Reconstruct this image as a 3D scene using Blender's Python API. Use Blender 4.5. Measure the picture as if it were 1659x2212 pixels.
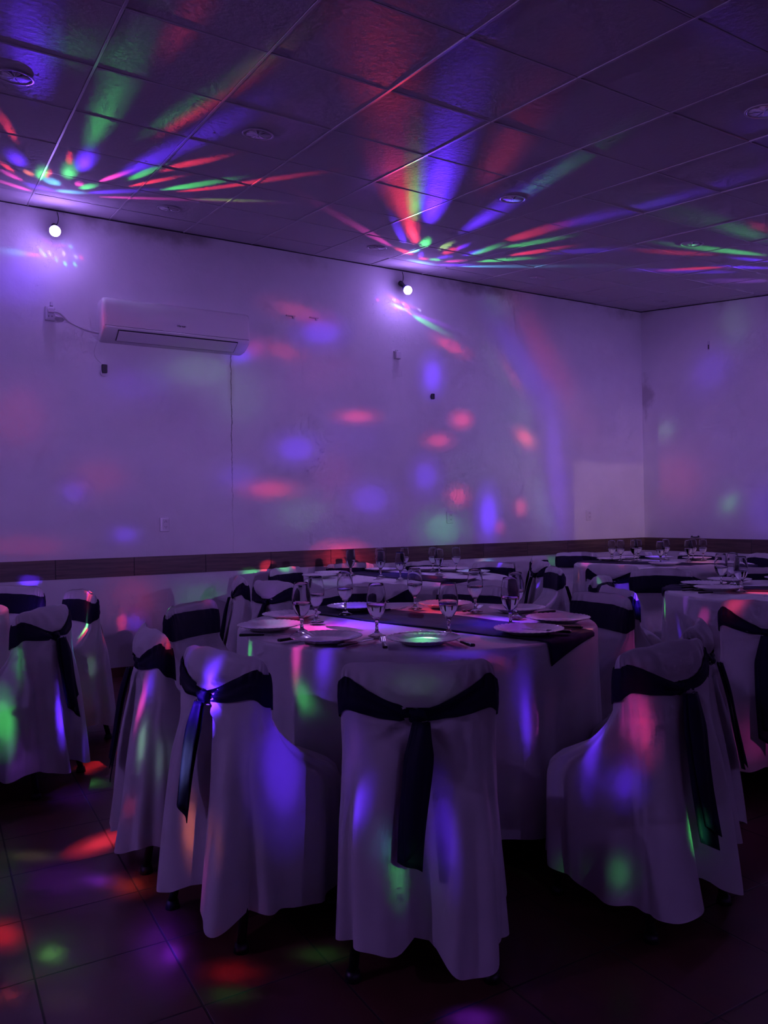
import bpy, bmesh, math, random
import numpy as np
from mathutils import Vector, Matrix, Euler

scene = bpy.context.scene
for o in list(bpy.data.objects):
    bpy.data.objects.remove(o)
COL = scene.collection

# ------------------------------------------------------------------ room dimensions (metres)
EYE = 1.27
WALL_Y = 6.547            # long wall the bulbs hang on
WALL_X = 7.530            # wall on the right
BACK_Y = -3.6             # behind the camera
SIDE_X = -3.6
CEIL0, CEIL_S = 2.876, 0.13   # ceiling height at y = 0 and its rise towards the long wall
def ceil_z(y): return CEIL0 + CEIL_S * y

# ------------------------------------------------------------------ camera
cam_d = bpy.data.cameras.new('camera')
cam_d.sensor_fit = 'HORIZONTAL'; cam_d.sensor_width = 36.0
cam_d.lens = 36.0 * 1668.7 / 1659.0
cam_d.clip_start = 0.05; cam_d.clip_end = 60
cam = bpy.data.objects.new('camera', cam_d); COL.objects.link(cam)
_yaw, _pit, _rol = 0.5302, 0.0063, -0.0155
_fw = Vector((math.sin(_yaw)*math.cos(_pit), math.cos(_yaw)*math.cos(_pit), math.sin(_pit)))
_r = Vector((math.cos(_yaw), -math.sin(_yaw), 0)); _u = _r.cross(_fw)
_R = _r*math.cos(_rol) + _u*math.sin(_rol); _U = -_r*math.sin(_rol) + _u*math.cos(_rol)
cam.matrix_world = Matrix(((_R.x, _U.x, -_fw.x, 0), (_R.y, _U.y, -_fw.y, 0), (_R.z, _U.z, -_fw.z, EYE), (0, 0, 0, 1)))
scene.camera = cam

# ------------------------------------------------------------------ world, exposure
w = bpy.data.worlds.new('world'); scene.world = w; w.use_nodes = True
w.node_tree.nodes['Background'].inputs[0].default_value = (0.01, 0.004, 0.02, 1)
w.node_tree.nodes['Background'].inputs[1].default_value = 0.0
scene.view_settings.view_transform = 'Standard'; scene.view_settings.look = 'None'
scene.view_settings.exposure = 0.0; scene.view_settings.gamma = 1.0
scene.view_settings.use_curve_mapping = False
try:
    scene.cycles.use_denoising = True
    scene.cycles.use_light_tree = True
    scene.cycles.sample_clamp_indirect = 4.0
    scene.cycles.use_adaptive_sampling = True; scene.cycles.adaptive_threshold = 0.11; scene.cycles.adaptive_min_samples = 12
    scene.cycles.max_bounces = 7; scene.cycles.diffuse_bounces = 3; scene.cycles.glossy_bounces = 3
    scene.cycles.transmission_bounces = 7; scene.cycles.transparent_max_bounces = 4
    scene.cycles.caustics_reflective = False; scene.cycles.caustics_refractive = False
except Exception:
    pass

# ------------------------------------------------------------------ the party bulbs: (globe centre, brightness of the globe), unseen ones raised to fill the room
BULBS = [
    ((0.840, 6.347, 3.497), 1.0),     # on the long wall, left
    ((4.029, 6.347, 3.474), 1.0),     # on the long wall, middle
    ((7.330, 3.150, 3.060), 5.0),     # on the right wall, outside the frame
    ((0.900, -3.400, 2.210), 2.2),    # on the wall behind the camera
    ((4.300, -3.400, 2.210), 2.0),
    ((-3.400, 2.600, 2.990), 7.0),    # on the wall to the left
    ((-2.350, 6.347, 3.500), 3.0),      # added on the long wall past the left edge, to light walls and chairs
]
GLOBE_COLOR = (0.41, 0.22, 1.0)
GLOBE_STRENGTH = 150.0

# beams of the turning crystals, then added washes for tables and walls: (bulb, point they hit, half axes of the patch, colour, power)
BEAMS = [
 (0, (0.399, 3.716, 3.368), (0.079, 0.489, 0.064), (-0.075, 0.088, 0.011), (0.1, 0.02, 1), 476.5),
 (0, (0.399, 3.716, 3.368), (0.141, 0.88, 0.114), (-0.136, 0.158, 0.021), (0.1, 0.02, 1), 428.9),
 (0, (0.818, 4.268, 3.439), (0.012, 0.522, 0.068), (-0.061, -0.041, -0.005), (0.1, 1, 0.2), 134.9),
 (0, (0.818, 4.268, 3.439), (0.021, 0.939, 0.122), (-0.11, -0.074, -0.01), (0.1, 1, 0.2), 121.4),
 (0, (1.155, 3.94, 3.397), (0.086, -0.463, -0.06), (0.035, 0.06, 0.008), (0.1, 1, 0.2), 113.3),
 (0, (1.155, 3.94, 3.397), (0.155, -0.833, -0.108), (0.063, 0.109, 0.014), (0.1, 1, 0.2), 102),
 (0, (1.267, 3.214, 3.299), (0.034, -0.278, -0.036), (0.042, 0.048, 0.006), (0.1, 1, 0.2), 84.3),
 (0, (1.267, 3.214, 3.299), (0.062, -0.501, -0.065), (0.075, 0.086, 0.011), (0.1, 1, 0.2), 75.8),
 (0, (1.211, 3.998, 3.404), (0.063, -0.34, -0.044), (0.026, 0.045, 0.006), (1, 0.04, 0.07), 427.2),
 (0, (1.211, 3.998, 3.404), (0.113, -0.613, -0.08), (0.047, 0.081, 0.011), (1, 0.04, 0.07), 384.4),
 (0, (1.286, 3.346, 3.314), (0.019, -0.301, -0.039), (0.044, 0.047, 0.006), (1, 0.04, 0.07), 158.3),
 (0, (1.286, 3.346, 3.314), (0.035, -0.542, -0.07), (0.08, 0.085, 0.011), (1, 0.04, 0.07), 142.5),
 (0, (0.912, 3.13, 3.288), (0.005, -0.286, -0.037), (0.048, 0.032, 0.004), (1, 0.04, 0.07), 249.4),
 (0, (0.912, 3.13, 3.288), (0.009, -0.515, -0.067), (0.087, 0.057, 0.007), (1, 0.04, 0.07), 224.5),
 (0, (0.866, 5.158, 3.551), (0.016, -0.141, -0.018), (0.04, 0.084, 0.011), (0.1, 0.02, 1), 352.5),
 (0, (0.866, 5.158, 3.551), (0.028, -0.254, -0.033), (0.071, 0.152, 0.02), (0.1, 0.02, 1), 317.3),
 (0, (0.493, 5.4, 3.582), (0.049, 0.068, 0.009), (-0.006, 0.096, 0.013), (0.1, 0.02, 1), 155.2),
 (0, (0.493, 5.4, 3.582), (0.088, 0.122, 0.016), (-0.011, 0.174, 0.023), (0.1, 0.02, 1), 139.7),
 (0, (0.815, 5.453, 3.59), (0.024, 0.127, 0.016), (-0.03, 0.048, 0.006), (0.1, 1, 0.2), 50.5),
 (0, (0.815, 5.453, 3.59), (0.044, 0.228, 0.03), (-0.054, 0.087, 0.011), (0.1, 1, 0.2), 45.5),
 (0, (0.774, 5.172, 3.554), (0.02, 0.14, 0.018), (-0.023, 0.018, 0.002), (1, 0.04, 0.07), 161.8),
 (0, (0.666, 5.631, 3.611), (0.029, 0.049, 0.006), (-0.006, 0.102, 0.013), (0.1, 1, 0.2), 46.4),
 (0, (0.666, 5.631, 3.611), (0.051, 0.088, 0.011), (-0.01, 0.184, 0.024), (0.1, 1, 0.2), 41.8),
 (0, (0.748, 5.763, 3.632), (0.074, 0.026, 0.003), (0.005, 0.096, 0.012), (0.12, 0.55, 1), 43.8),
 (0, (1.21, 4.839, 3.511), (0.096, -0.421, -0.055), (0.039, 0.094, 0.012), (0.1, 0.02, 1), 387.5),
 (0, (1.21, 4.839, 3.511), (0.173, -0.757, -0.098), (0.07, 0.168, 0.022), (0.1, 0.02, 1), 348.7),
 (0, (1.369, 4.067, 3.413), (0.064, -0.36, -0.047), (0.059, 0.1, 0.013), (0.1, 0.02, 1), 338.5),
 (0, (1.369, 4.067, 3.413), (0.115, -0.648, -0.084), (0.106, 0.179, 0.023), (0.1, 0.02, 1), 304.6),
 (0, (1.072, 5.367, 3.578), (0.075, -0.224, -0.029), (0.015, 0.05, 0.007), (1, 0.06, 0.55), 329.2),
 (0, (1.223, 5.165, 3.552), (0.063, -0.24, -0.031), (0.025, 0.068, 0.009), (0.1, 1, 0.2), 343.4),
 (0, (1.418, 4.771, 3.503), (0.156, -0.327, -0.042), (0.024, 0.066, 0.009), (1, 0.04, 0.07), 742.9),
 (0, (1.31, 5.309, 3.572), (0.132, -0.268, -0.035), (0.014, 0.047, 0.006), (1, 0.04, 0.07), 411),
 (0, (1.548, 5.212, 3.557), (0.181, -0.321, -0.042), (0.023, 0.067, 0.009), (0.1, 1, 0.2), 431.4),
 (0, (1.671, 5.177, 3.553), (0.209, -0.313, -0.041), (0.017, 0.048, 0.006), (1, 0.04, 0.07), 532.1),
 (0, (1.922, 4.763, 3.502), (0.24, -0.415, -0.054), (0.027, 0.059, 0.008), (1, 0.04, 0.07), 630.5),
 (0, (1.335, 5.754, 3.63), (0.466, -0.31, -0.04), (0.009, 0.041, 0.005), (1, 0.06, 0.55), 56.9),
 (0, (1.869, 5.367, 3.58), (0.265, -0.183, -0.024), (0.015, 0.046, 0.006), (0.6, 1, 0.2), 113.5),
 (0, (0.454, 5.612, 3.612), (0.064, 0.109, 0.014), (-0.004, 0.047, 0.006), (1, 0.04, 0.07), 139.4),
 (0, (0.505, 5.803, 3.636), (0.085, 0.088, 0.011), (-0.002, 0.061, 0.008), (1, 0.06, 0.55), 55.1),
 (0, (0.55, 6.051, 3.668), (0.152, 0.074, 0.01), (0.001, 0.051, 0.007), (1, 0.06, 0.55), 21.4),
 (0, (0.399, 4.835, 3.512), (0.075, 0.238, 0.031), (-0.016, 0.064, 0.008), (1, 0.04, 0.07), 305.7),
 (0, (0.972, 5.721, 3.625), (0.055, -0.081, -0.011), (0.015, 0.077, 0.01), (0.1, 1, 0.2), 66),
 (0, (0.913, 5.69, 3.622), (0.035, -0.011, -0.001), (0.008, 0.063, 0.008), (1, 0.06, 0.55), 72.1),
 (0, (0.705, 5.973, 3.66), (0.128, 0.04, 0.005), (0.004, 0.068, 0.009), (0.1, 0.02, 1), 28),
 (0, (0.886, 5.936, 3.654), (0.119, -0.052, -0.007), (0.007, 0.06, 0.008), (0.12, 0.55, 1), 20.5),
 (0, (1.135, 5.729, 3.627), (0.214, -0.224, -0.029), (0.013, 0.064, 0.008), (0.1, 0.02, 1), 80.2),
 (0, (0.572, 3.588, 3.35), (0.115, -0.059, -0.008), (0.018, 0.145, 0.019), (0.1, 1, 0.2), 55.5),
 (0, (0.572, 3.588, 3.35), (0.208, -0.106, -0.014), (0.032, 0.261, 0.034), (0.1, 1, 0.2), 49.9),
 (0, (0.706, 5.604, 3.61), (-0.004, 0.125, 0.016), (-0.016, -0.023, -0.003), (1, 0.04, 0.07), 87.8),
 (0, (0.589, 5.657, 3.617), (0.041, 0.031, 0.004), (0, 0.06, 0.008), (1, 0.22, 0.1), 81.4),
 (0, (0.759, 3.541, 3.344), (0.03, -0.194, -0.025), (0.058, 0.077, 0.01), (0.1, 1, 0.2), 56.9),
 (0, (0.759, 3.541, 3.344), (0.054, -0.348, -0.045), (0.104, 0.138, 0.018), (0.1, 1, 0.2), 51.2),
 (0, (1.687, 3.792, 3.377), (0.064, -0.285, -0.037), (0.082, 0.124, 0.016), (0.35, 0.08, 1), 74.6),
 (0, (1.687, 3.792, 3.377), (0.115, -0.513, -0.067), (0.147, 0.223, 0.029), (0.35, 0.08, 1), 67.2),
 (0, (0.578, 6.547, 3.353), (0.142, 0, -0.001), (-0.006, 0, -0.039), (0.12, 0.55, 1), 3),
 (0, (0.701, 6.547, 3.354), (0.089, 0, -0.001), (-0.002, 0, -0.012), (1, 0.06, 0.55), 3.6),
 (0, (0.617, 6.547, 3.183), (0.146, 0, -0), (-0.019, 0, -0.145), (0.1, 0.02, 1), 2),
 (0, (0.617, 6.547, 3.183), (0.263, 0, -0), (-0.034, 0, -0.26), (0.1, 0.02, 1), 1.8),
 (0, (0.829, 6.547, 3.38), (0.011, 0, -0.02), (-0.009, -0, -0.007), (0.45, 0.5, 1), 3),
 (0, (0.873, 6.547, 3.343), (0.011, 0, -0.021), (-0.009, 0, -0.007), (0.12, 0.55, 1), 3.9),
 (0, (0.928, 6.547, 3.403), (0.011, 0, -0.021), (-0.009, 0, -0.007), (0.45, 0.5, 1), 3.2),
 (0, (0.937, 6.547, 3.32), (0.011, 0, -0.021), (-0.009, 0, -0.007), (0.1, 1, 0.2), 5.5),
 (0, (1.01, 6.547, 3.327), (0.011, 0, -0.021), (-0.009, 0, -0.007), (0.1, 1, 0.2), 7.3),
 (0, (1.018, 6.547, 3.388), (0.011, 0, -0.021), (-0.009, 0, -0.007), (0.45, 0.5, 1), 5.8),
 (0, (0.779, 6.547, 3.372), (0.011, 0, -0.02), (-0.009, 0, -0.007), (0.45, 0.5, 1), 3.4),
 (0, (0.762, 6.547, 3.399), (0.011, 0, -0.02), (-0.009, 0, -0.007), (0.12, 0.55, 1), 3.1),
 (0, (0.98, 6.547, 3.463), (0.011, 0, -0.021), (-0.009, 0, -0.007), (0.12, 0.55, 1), 3.6),
 (0, (1.059, 6.547, 3.387), (0.012, 0, -0.021), (-0.009, 0, -0.007), (1, 0.04, 0.07), 7.6),
 (0, (0.922, 6.547, 3.498), (0.011, 0, -0.02), (-0.009, 0, -0.007), (0.12, 0.55, 1), 2.4),
 (0, (0.795, 6.547, 3.364), (0.011, 0, -0.02), (-0.009, 0, -0.007), (0.12, 0.55, 1), 3.5),
 (0, (0.809, 6.547, 3.481), (0.072, 0, -0.037), (-0.004, 0, -0.008), (1, 0.04, 0.07), 1.1),
 (0, (0.898, 6.547, 3.463), (0.076, 0, 0.013), (-0, 0, -0.009), (1, 0.06, 0.55), 1.2),
 (1, (1.745, 2.934, 3.264), (0.325, 0.452, 0.059), (-0.086, 0.139, 0.018), (1, 0.04, 0.07), 289.8),
 (1, (1.745, 2.934, 3.264), (0.585, 0.813, 0.106), (-0.154, 0.25, 0.032), (1, 0.04, 0.07), 260.8),
 (1, (2.666, 4.284, 3.44), (0.402, 0.539, 0.07), (-0.033, 0.14, 0.018), (1, 0.04, 0.07), 209.5),
 (1, (2.666, 4.284, 3.44), (0.723, 0.97, 0.126), (-0.059, 0.252, 0.033), (1, 0.04, 0.07), 188.5),
 (1, (3.347, 5.196, 3.557), (0.252, 0.326, 0.042), (-0.002, 0.07, 0.009), (1, 0.04, 0.07), 150.4),
 (1, (3.347, 5.196, 3.557), (0.453, 0.586, 0.076), (-0.003, 0.125, 0.016), (1, 0.04, 0.07), 135.4),
 (1, (2.891, 4.445, 3.459), (0.271, 0.424, 0.055), (-0.035, 0.027, 0.004), (0.1, 1, 0.2), 188.5),
 (1, (2.891, 4.445, 3.459), (0.488, 0.764, 0.099), (-0.064, 0.049, 0.006), (0.1, 1, 0.2), 169.7),
 (1, (2.927, 4.224, 3.432), (0.393, 0.684, 0.089), (-0.095, -0.003, -0), (0.1, 0.02, 1), 1235.4),
 (1, (2.927, 4.224, 3.432), (0.707, 1.231, 0.16), (-0.171, -0.006, -0.001), (0.1, 0.02, 1), 1111.8),
 (1, (2.829, 3.41, 3.326), (0.27, 0.538, 0.07), (-0.13, -0.05, -0.007), (1, 0.04, 0.07), 190.2),
 (1, (2.829, 3.41, 3.326), (0.487, 0.969, 0.126), (-0.234, -0.09, -0.012), (1, 0.04, 0.07), 171.2),
 (1, (3.541, 4.463, 3.462), (-0.13, -0.494, -0.064), (0.086, 0.076, 0.01), (0.1, 0.02, 1), 623.1),
 (1, (3.541, 4.463, 3.462), (-0.234, -0.888, -0.115), (0.154, 0.137, 0.018), (0.1, 0.02, 1), 560.8),
 (1, (3.309, 3.563, 3.345), (-0.116, -0.448, -0.058), (0.068, 0.05, 0.006), (0.1, 1, 0.2), 218.6),
 (1, (3.309, 3.563, 3.345), (-0.209, -0.807, -0.105), (0.123, 0.09, 0.012), (0.1, 1, 0.2), 196.8),
 (1, (3.322, 5.337, 3.576), (0.311, 0.383, 0.05), (0.01, 0.086, 0.011), (0.1, 0.02, 1), 151.5),
 (1, (3.651, 5.468, 3.592), (-0.032, -0.145, -0.019), (0.101, 0.112, 0.015), (0.1, 1, 0.2), 160.1),
 (1, (3.871, 5.869, 3.644), (0.044, 0.026, 0.003), (0.063, 0.124, 0.016), (0.1, 0.02, 1), 64.4),
 (1, (3.853, 5.469, 3.594), (-0.03, -0.184, -0.024), (0.068, 0.077, 0.01), (0.6, 1, 0.2), 104.5),
 (1, (3.969, 5.54, 3.604), (-0.012, -0.193, -0.025), (0.071, 0.084, 0.011), (1, 0.04, 0.07), 97.1),
 (1, (3.965, 5.364, 3.58), (-0.025, -0.157, -0.02), (0.055, 0.06, 0.008), (0.1, 0.02, 1), 259.3),
 (1, (4.181, 5.343, 3.578), (-0.028, -0.301, -0.039), (0.066, 0.072, 0.009), (0.1, 1, 0.2), 143.1),
 (1, (4.158, 5.472, 3.595), (-0, -0.192, -0.025), (0.06, 0.069, 0.009), (0.1, 0.02, 1), 150.5),
 (1, (4.101, 4.649, 3.485), (0.011, -0.43, -0.056), (0.106, 0.106, 0.014), (1, 0.04, 0.07), 457.4),
 (1, (4.15, 4.042, 3.407), (0.052, -0.324, -0.042), (0.082, 0.072, 0.009), (0.1, 0.02, 1), 383.7),
 (1, (4.15, 4.042, 3.407), (0.094, -0.583, -0.076), (0.148, 0.129, 0.017), (0.1, 0.02, 1), 345.3),
 (1, (4.21, 3.43, 3.329), (0.008, -0.291, -0.038), (0.076, 0.053, 0.007), (0.1, 0.02, 1), 616.4),
 (1, (4.21, 3.43, 3.329), (0.014, -0.524, -0.068), (0.136, 0.096, 0.013), (0.1, 0.02, 1), 554.8),
 (1, (4.176, 2.899, 3.259), (-0.038, -0.241, -0.031), (0.091, 0.051, 0.007), (0.1, 0.02, 1), 368.8),
 (1, (4.176, 2.899, 3.259), (-0.068, -0.434, -0.056), (0.164, 0.092, 0.012), (0.1, 0.02, 1), 332),
 (1, (4.297, 4.901, 3.518), (0.089, -0.364, -0.047), (0.065, 0.069, 0.009), (0.1, 1, 0.2), 296.4),
 (1, (4.518, 5.096, 3.543), (0.094, -0.336, -0.044), (0.055, 0.058, 0.008), (1, 0.04, 0.07), 479.9),
 (1, (4.518, 5.52, 3.602), (0.165, -0.311, -0.04), (0.057, 0.068, 0.009), (0.1, 1, 0.2), 144.5),
 (1, (4.031, 6.106, 3.675), (0.205, -0.011, -0.001), (0.042, 0.069, 0.009), (0.12, 0.55, 1), 7.7),
 (1, (4.307, 6.004, 3.661), (0.168, -0.122, -0.016), (0.048, 0.068, 0.009), (0.1, 0.02, 1), 35.5),
 (1, (4.648, 5.766, 3.633), (0.461, -0.458, -0.06), (0.043, 0.054, 0.007), (0.12, 0.55, 1), 68.4),
 (1, (3.131, 5.504, 3.601), (0.61, 0.415, 0.054), (0.041, 0.103, 0.013), (1, 0.06, 0.55), 93.3),
 (1, (3.698, 5.85, 3.643), (0.161, 0.062, 0.008), (0.032, 0.062, 0.008), (1, 0.04, 0.07), 50.9),
 (1, (4.799, 4.801, 3.508), (0.214, -0.333, -0.043), (0.081, 0.079, 0.01), (0.1, 0.02, 1), 327.8),
 (1, (4.056, 5.916, 3.649), (0.062, -0.023, -0.003), (0.036, 0.055, 0.007), (0.1, 1, 0.2), 25.3),
 (1, (3.96, 5.959, 3.656), (0.057, -0.019, -0.002), (0.034, 0.055, 0.007), (1, 0.04, 0.07), 17.5),
 (1, (4.058, 5.763, 3.63), (0.049, -0.079, -0.01), (0.044, 0.061, 0.008), (0.1, 0.02, 1), 71.4),
 (1, (4.219, 5.844, 3.64), (0.07, -0.101, -0.013), (0.039, 0.053, 0.007), (1, 0.06, 0.55), 32),
 (1, (3.737, 5.769, 3.633), (0.009, -0.088, -0.011), (0.041, 0.056, 0.007), (0.12, 0.55, 1), 84),
 (1, (2.471, 4.263, 3.437), (-0.087, -0.453, -0.059), (0.153, 0.143, 0.019), (0.35, 0.08, 1), 46.4),
 (1, (2.471, 4.263, 3.437), (-0.157, -0.815, -0.106), (0.276, 0.258, 0.034), (0.35, 0.08, 1), 41.8),
 (1, (4.059, 6.547, 3.357), (0.19, 0, -0.048), (-0.009, 0, -0.018), (0.12, 0.55, 1), 3.3),
 (1, (4.35, 6.547, 3.247), (0.249, 0, -0.083), (-0.018, 0, -0.03), (0.1, 1, 0.2), 11.5),
 (1, (4.385, 6.547, 3.284), (0.343, 0, -0.065), (-0.011, 0, -0.025), (0.35, 0.08, 1), 10.2),
 (1, (3.985, 6.547, 3.444), (0.144, 0, -0.053), (-0.007, 0, -0.012), (1, 0.06, 0.55), 1.1),
 (1, (4.147, 6.547, 3.393), (0.185, 0, -0.033), (-0.005, 0, -0.012), (1, 0.04, 0.07), 1.7),
 (1, (4.102, 6.547, 3.397), (0.018, 0, -0.007), (-0.009, 0, -0.013), (0.45, 0.5, 1), 3),
 (1, (4.026, 6.547, 3.424), (0.018, 0, -0.007), (-0.008, 0, -0.013), (1, 0.04, 0.07), 2.2),
 (1, (3.803, 6.547, 3.401), (0.018, 0, -0.007), (-0.008, 0, -0.013), (1, 0.04, 0.07), 7.6),
 (1, (4.13, 6.547, 3.361), (0.018, 0, -0.007), (-0.009, 0, -0.013), (1, 0.06, 0.55), 4),
 (1, (4.151, 6.547, 3.332), (0.018, 0, -0.007), (-0.009, 0, -0.013), (1, 0.06, 0.55), 5.2),
 (1, (4.177, 6.547, 3.312), (0.018, 0, -0.007), (-0.009, 0, -0.013), (1, 0.06, 0.55), 6.7),
 (1, (4.129, 6.547, 3.387), (0.018, 0, -0.007), (-0.009, 0, -0.013), (1, 0.06, 0.55), 3.5),
 (1, (4.014, 6.547, 3.346), (0.018, 0, -0.007), (-0.008, 0, -0.013), (1, 0.06, 0.55), 3.4),
 (1, (4.288, 6.547, 3.362), (0.019, 0, -0.007), (-0.009, 0, -0.013), (0.45, 0.5, 1), 10.5),
 (1, (3.994, 6.547, 3.429), (0.018, 0, -0.007), (-0.008, 0, -0.013), (0.45, 0.5, 1), 2.3),
 (1, (4.021, 6.547, 3.328), (0.018, 0, -0.007), (-0.008, 0, -0.013), (0.1, 0.02, 1), 5.8),
 (1, (4.106, 6.547, 3.411), (0.018, 0, -0.007), (-0.009, 0, -0.013), (1, 0.06, 0.55), 2.8),
 (1, (3.798, 6.547, 3.418), (0.018, 0, -0.007), (-0.008, 0, -0.013), (0.1, 0.02, 1), 11.5),
 (1, (4.153, 6.547, 3.368), (0.018, 0, -0.007), (-0.009, 0, -0.013), (1, 0.06, 0.55), 4.4),
 (1, (4.008, 6.547, 3.418), (0.018, 0, -0.007), (-0.008, 0, -0.013), (1, 0.06, 0.55), 2.3),
 (1, (4.077, 6.547, 3.345), (0.018, 0, -0.007), (-0.009, 0, -0.013), (1, 0.04, 0.07), 3.7),
 (2, (5.192, 3.574, 3.348), (0.347, 0.016, 0.002), (0.121, 0.098, 0.013), (0.1, 1, 0.2), 127.5),
 (2, (5.192, 3.574, 3.348), (0.625, 0.028, 0.004), (0.217, 0.176, 0.023), (0.1, 1, 0.2), 114.8),
 (2, (4.501, 3.571, 3.348), (0.363, 0.002, 0), (0.167, 0.155, 0.02), (0.1, 1, 0.2), 39.6),
 (2, (4.501, 3.571, 3.348), (0.653, 0.003, 0), (0.3, 0.279, 0.036), (0.1, 1, 0.2), 35.7),
 (2, (5.618, 4.016, 3.404), (0.537, -0.157, -0.02), (0.087, 0.066, 0.009), (0.1, 1, 0.2), 729),
 (2, (5.429, 4.292, 3.438), (0.351, -0.188, -0.024), (0.088, 0.072, 0.009), (1, 0.04, 0.07), 554.9),
 (2, (6.005, 4.6, 3.481), (0.156, -0.278, -0.036), (0.064, 0.049, 0.006), (1, 0.04, 0.07), 1106.3),
 (2, (6.051, 4.711, 3.495), (0.513, -0.382, -0.05), (0.087, 0.069, 0.009), (0.1, 0.02, 1), 700.9),
 (2, (6.054, 4.064, 3.412), (0.204, -0.062, -0.008), (0.059, 0.042, 0.005), (0.1, 0.02, 1), 887.7),
 (2, (6.263, 4.272, 3.438), (0.237, -0.139, -0.018), (0.065, 0.045, 0.006), (0.1, 0.02, 1), 868.4),
 (2, (6.737, 4.647, 3.487), (0.246, -0.224, -0.029), (0.127, 0.088, 0.012), (0.35, 0.08, 1), 230.5),
 (2, (5.217, 3.433, 3.331), (0.186, 0.04, 0.005), (0.093, 0.08, 0.01), (1, 0.04, 0.07), 379.8),
 (2, (2.622, 1.866, 3.125), (0.153, -0.049, -0.006), (0.135, 0.117, 0.015), (0.1, 0.02, 1), 367.3),
 (2, (2.622, 1.866, 3.125), (0.276, -0.087, -0.011), (0.243, 0.211, 0.027), (0.1, 0.02, 1), 330.5),
 (2, (3.604, 2.393, 3.195), (0.104, -0.005, -0.001), (0.185, 0.159, 0.021), (0.1, 0.02, 1), 223.3),
 (2, (3.604, 2.393, 3.195), (0.187, -0.009, -0.001), (0.333, 0.286, 0.037), (0.1, 0.02, 1), 200.9),
 (4, (2.966, 6.547, 3.176), (0.295, 0, -0.045), (-0.031, 0, -0.094), (1, 0.04, 0.07), 661.4),
 (4, (2.966, 6.547, 3.176), (0.523, 0, -0.079), (-0.054, 0, -0.167), (1, 0.04, 0.07), 303.1),
 (4, (2.798, 6.547, 2.804), (0.188, 0, -0.029), (-0.025, 0, -0.083), (1, 0.04, 0.07), 613.2),
 (4, (2.798, 6.547, 2.804), (0.333, 0, -0.051), (-0.044, 0, -0.148), (1, 0.04, 0.07), 281),
 (3, (4.674, 6.547, 3.033), (0.199, 0, -0.068), (-0.038, 0, -0.06), (1, 0.04, 0.07), 2128),
 (3, (4.674, 6.547, 3.033), (0.353, 0, -0.12), (-0.066, 0, -0.106), (1, 0.04, 0.07), 975.3),
 (3, (5.653, 6.547, 2.116), (0.115, 0, -0.085), (-0.073, 0, -0.058), (1, 0.04, 0.07), 2593.8),
 (3, (5.653, 6.547, 2.116), (0.203, 0, -0.151), (-0.13, 0, -0.103), (1, 0.04, 0.07), 1188.8),
 (3, (5.493, 6.547, 2.785), (0.157, 0, -0.196), (-0.062, 0, -0.033), (1, 0.04, 0.07), 547.8),
 (3, (5.493, 6.547, 2.785), (0.278, 0, -0.348), (-0.109, 0, -0.059), (1, 0.04, 0.07), 251.1),
 (3, (6.017, 6.547, 2.996), (0.48, -0, -0.647), (-0.201, 0, -0.099), (1, 0.04, 0.07), 487.4),
 (3, (6.017, 6.547, 2.996), (0.85, -0, -1.147), (-0.355, 0, -0.175), (1, 0.04, 0.07), 223.4),
 (3, (5.66, 6.547, 2.913), (0.408, -0, -0.528), (-0.177, 0, -0.093), (0.1, 0.02, 1), 932.7),
 (3, (5.66, 6.547, 2.913), (0.723, -0, -0.936), (-0.314, 0, -0.165), (0.1, 0.02, 1), 427.5),
 (3, (6.11, 6.547, 1.732), (0.078, 0, -0.82), (-0.167, 0, -0.014), (0.1, 0.02, 1), 1177.8),
 (3, (6.11, 6.547, 1.732), (0.138, 0, -1.454), (-0.297, 0, -0.024), (0.1, 0.02, 1), 539.8),
 (3, (5.688, 6.547, 1.917), (0.126, 0, -0.925), (-0.216, -0, -0.026), (0.25, 0.55, 0.35), 310.4),
 (3, (5.688, 6.547, 1.917), (0.224, 0, -1.64), (-0.383, -0, -0.046), (0.25, 0.55, 0.35), 142.3),
 (3, (5.911, 6.547, 1.341), (0.104, 0, -0.385), (-0.132, -0, -0.021), (0.12, 0.55, 1), 321.3),
 (3, (5.911, 6.547, 1.341), (0.185, 0, -0.683), (-0.233, -0, -0.037), (0.12, 0.55, 1), 147.3),
 (3, (5.3, 6.547, 3.533), (0.173, -0, -0.089), (-0.111, -0, -0.121), (0.25, 0.55, 0.35), 303.1),
 (3, (5.3, 6.547, 3.533), (0.306, -0, -0.157), (-0.196, -0, -0.214), (0.25, 0.55, 0.35), 138.9),
 (3, (5.287, 6.547, 2.881), (0.239, 0, -0.255), (-0.115, 0, -0.073), (0.25, 0.55, 0.35), 238.2),
 (3, (5.287, 6.547, 2.881), (0.423, 0, -0.451), (-0.204, 0, -0.129), (0.25, 0.55, 0.35), 109.2),
 (4, (3.189, 6.547, 3.015), (0.245, 0, 0.026), (-0.002, 0, -0.135), (0.1, 0.02, 1), 1959.8),
 (4, (3.189, 6.547, 3.015), (0.434, 0, 0.047), (-0.004, 0, -0.239), (0.1, 0.02, 1), 898.3),
 (3, (2.527, 6.547, 2.803), (0.097, 0, 0.009), (-0.001, 0, -0.092), (1, 0.06, 0.55), 569.3),
 (3, (2.527, 6.547, 2.803), (0.171, 0, 0.017), (-0.002, 0, -0.163), (1, 0.06, 0.55), 260.9),
 (3, (2.387, 6.547, 2.723), (0.114, 0, 0.011), (-0.001, 0, -0.073), (0.1, 0.02, 1), 2118.3),
 (3, (2.387, 6.547, 2.723), (0.202, 0, 0.019), (-0.002, 0, -0.129), (0.1, 0.02, 1), 970.9),
 (3, (2.008, 6.547, 2.56), (0.358, 0, 0.03), (-0.002, 0, -0.167), (0.25, 0.55, 0.35), 462.9),
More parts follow.
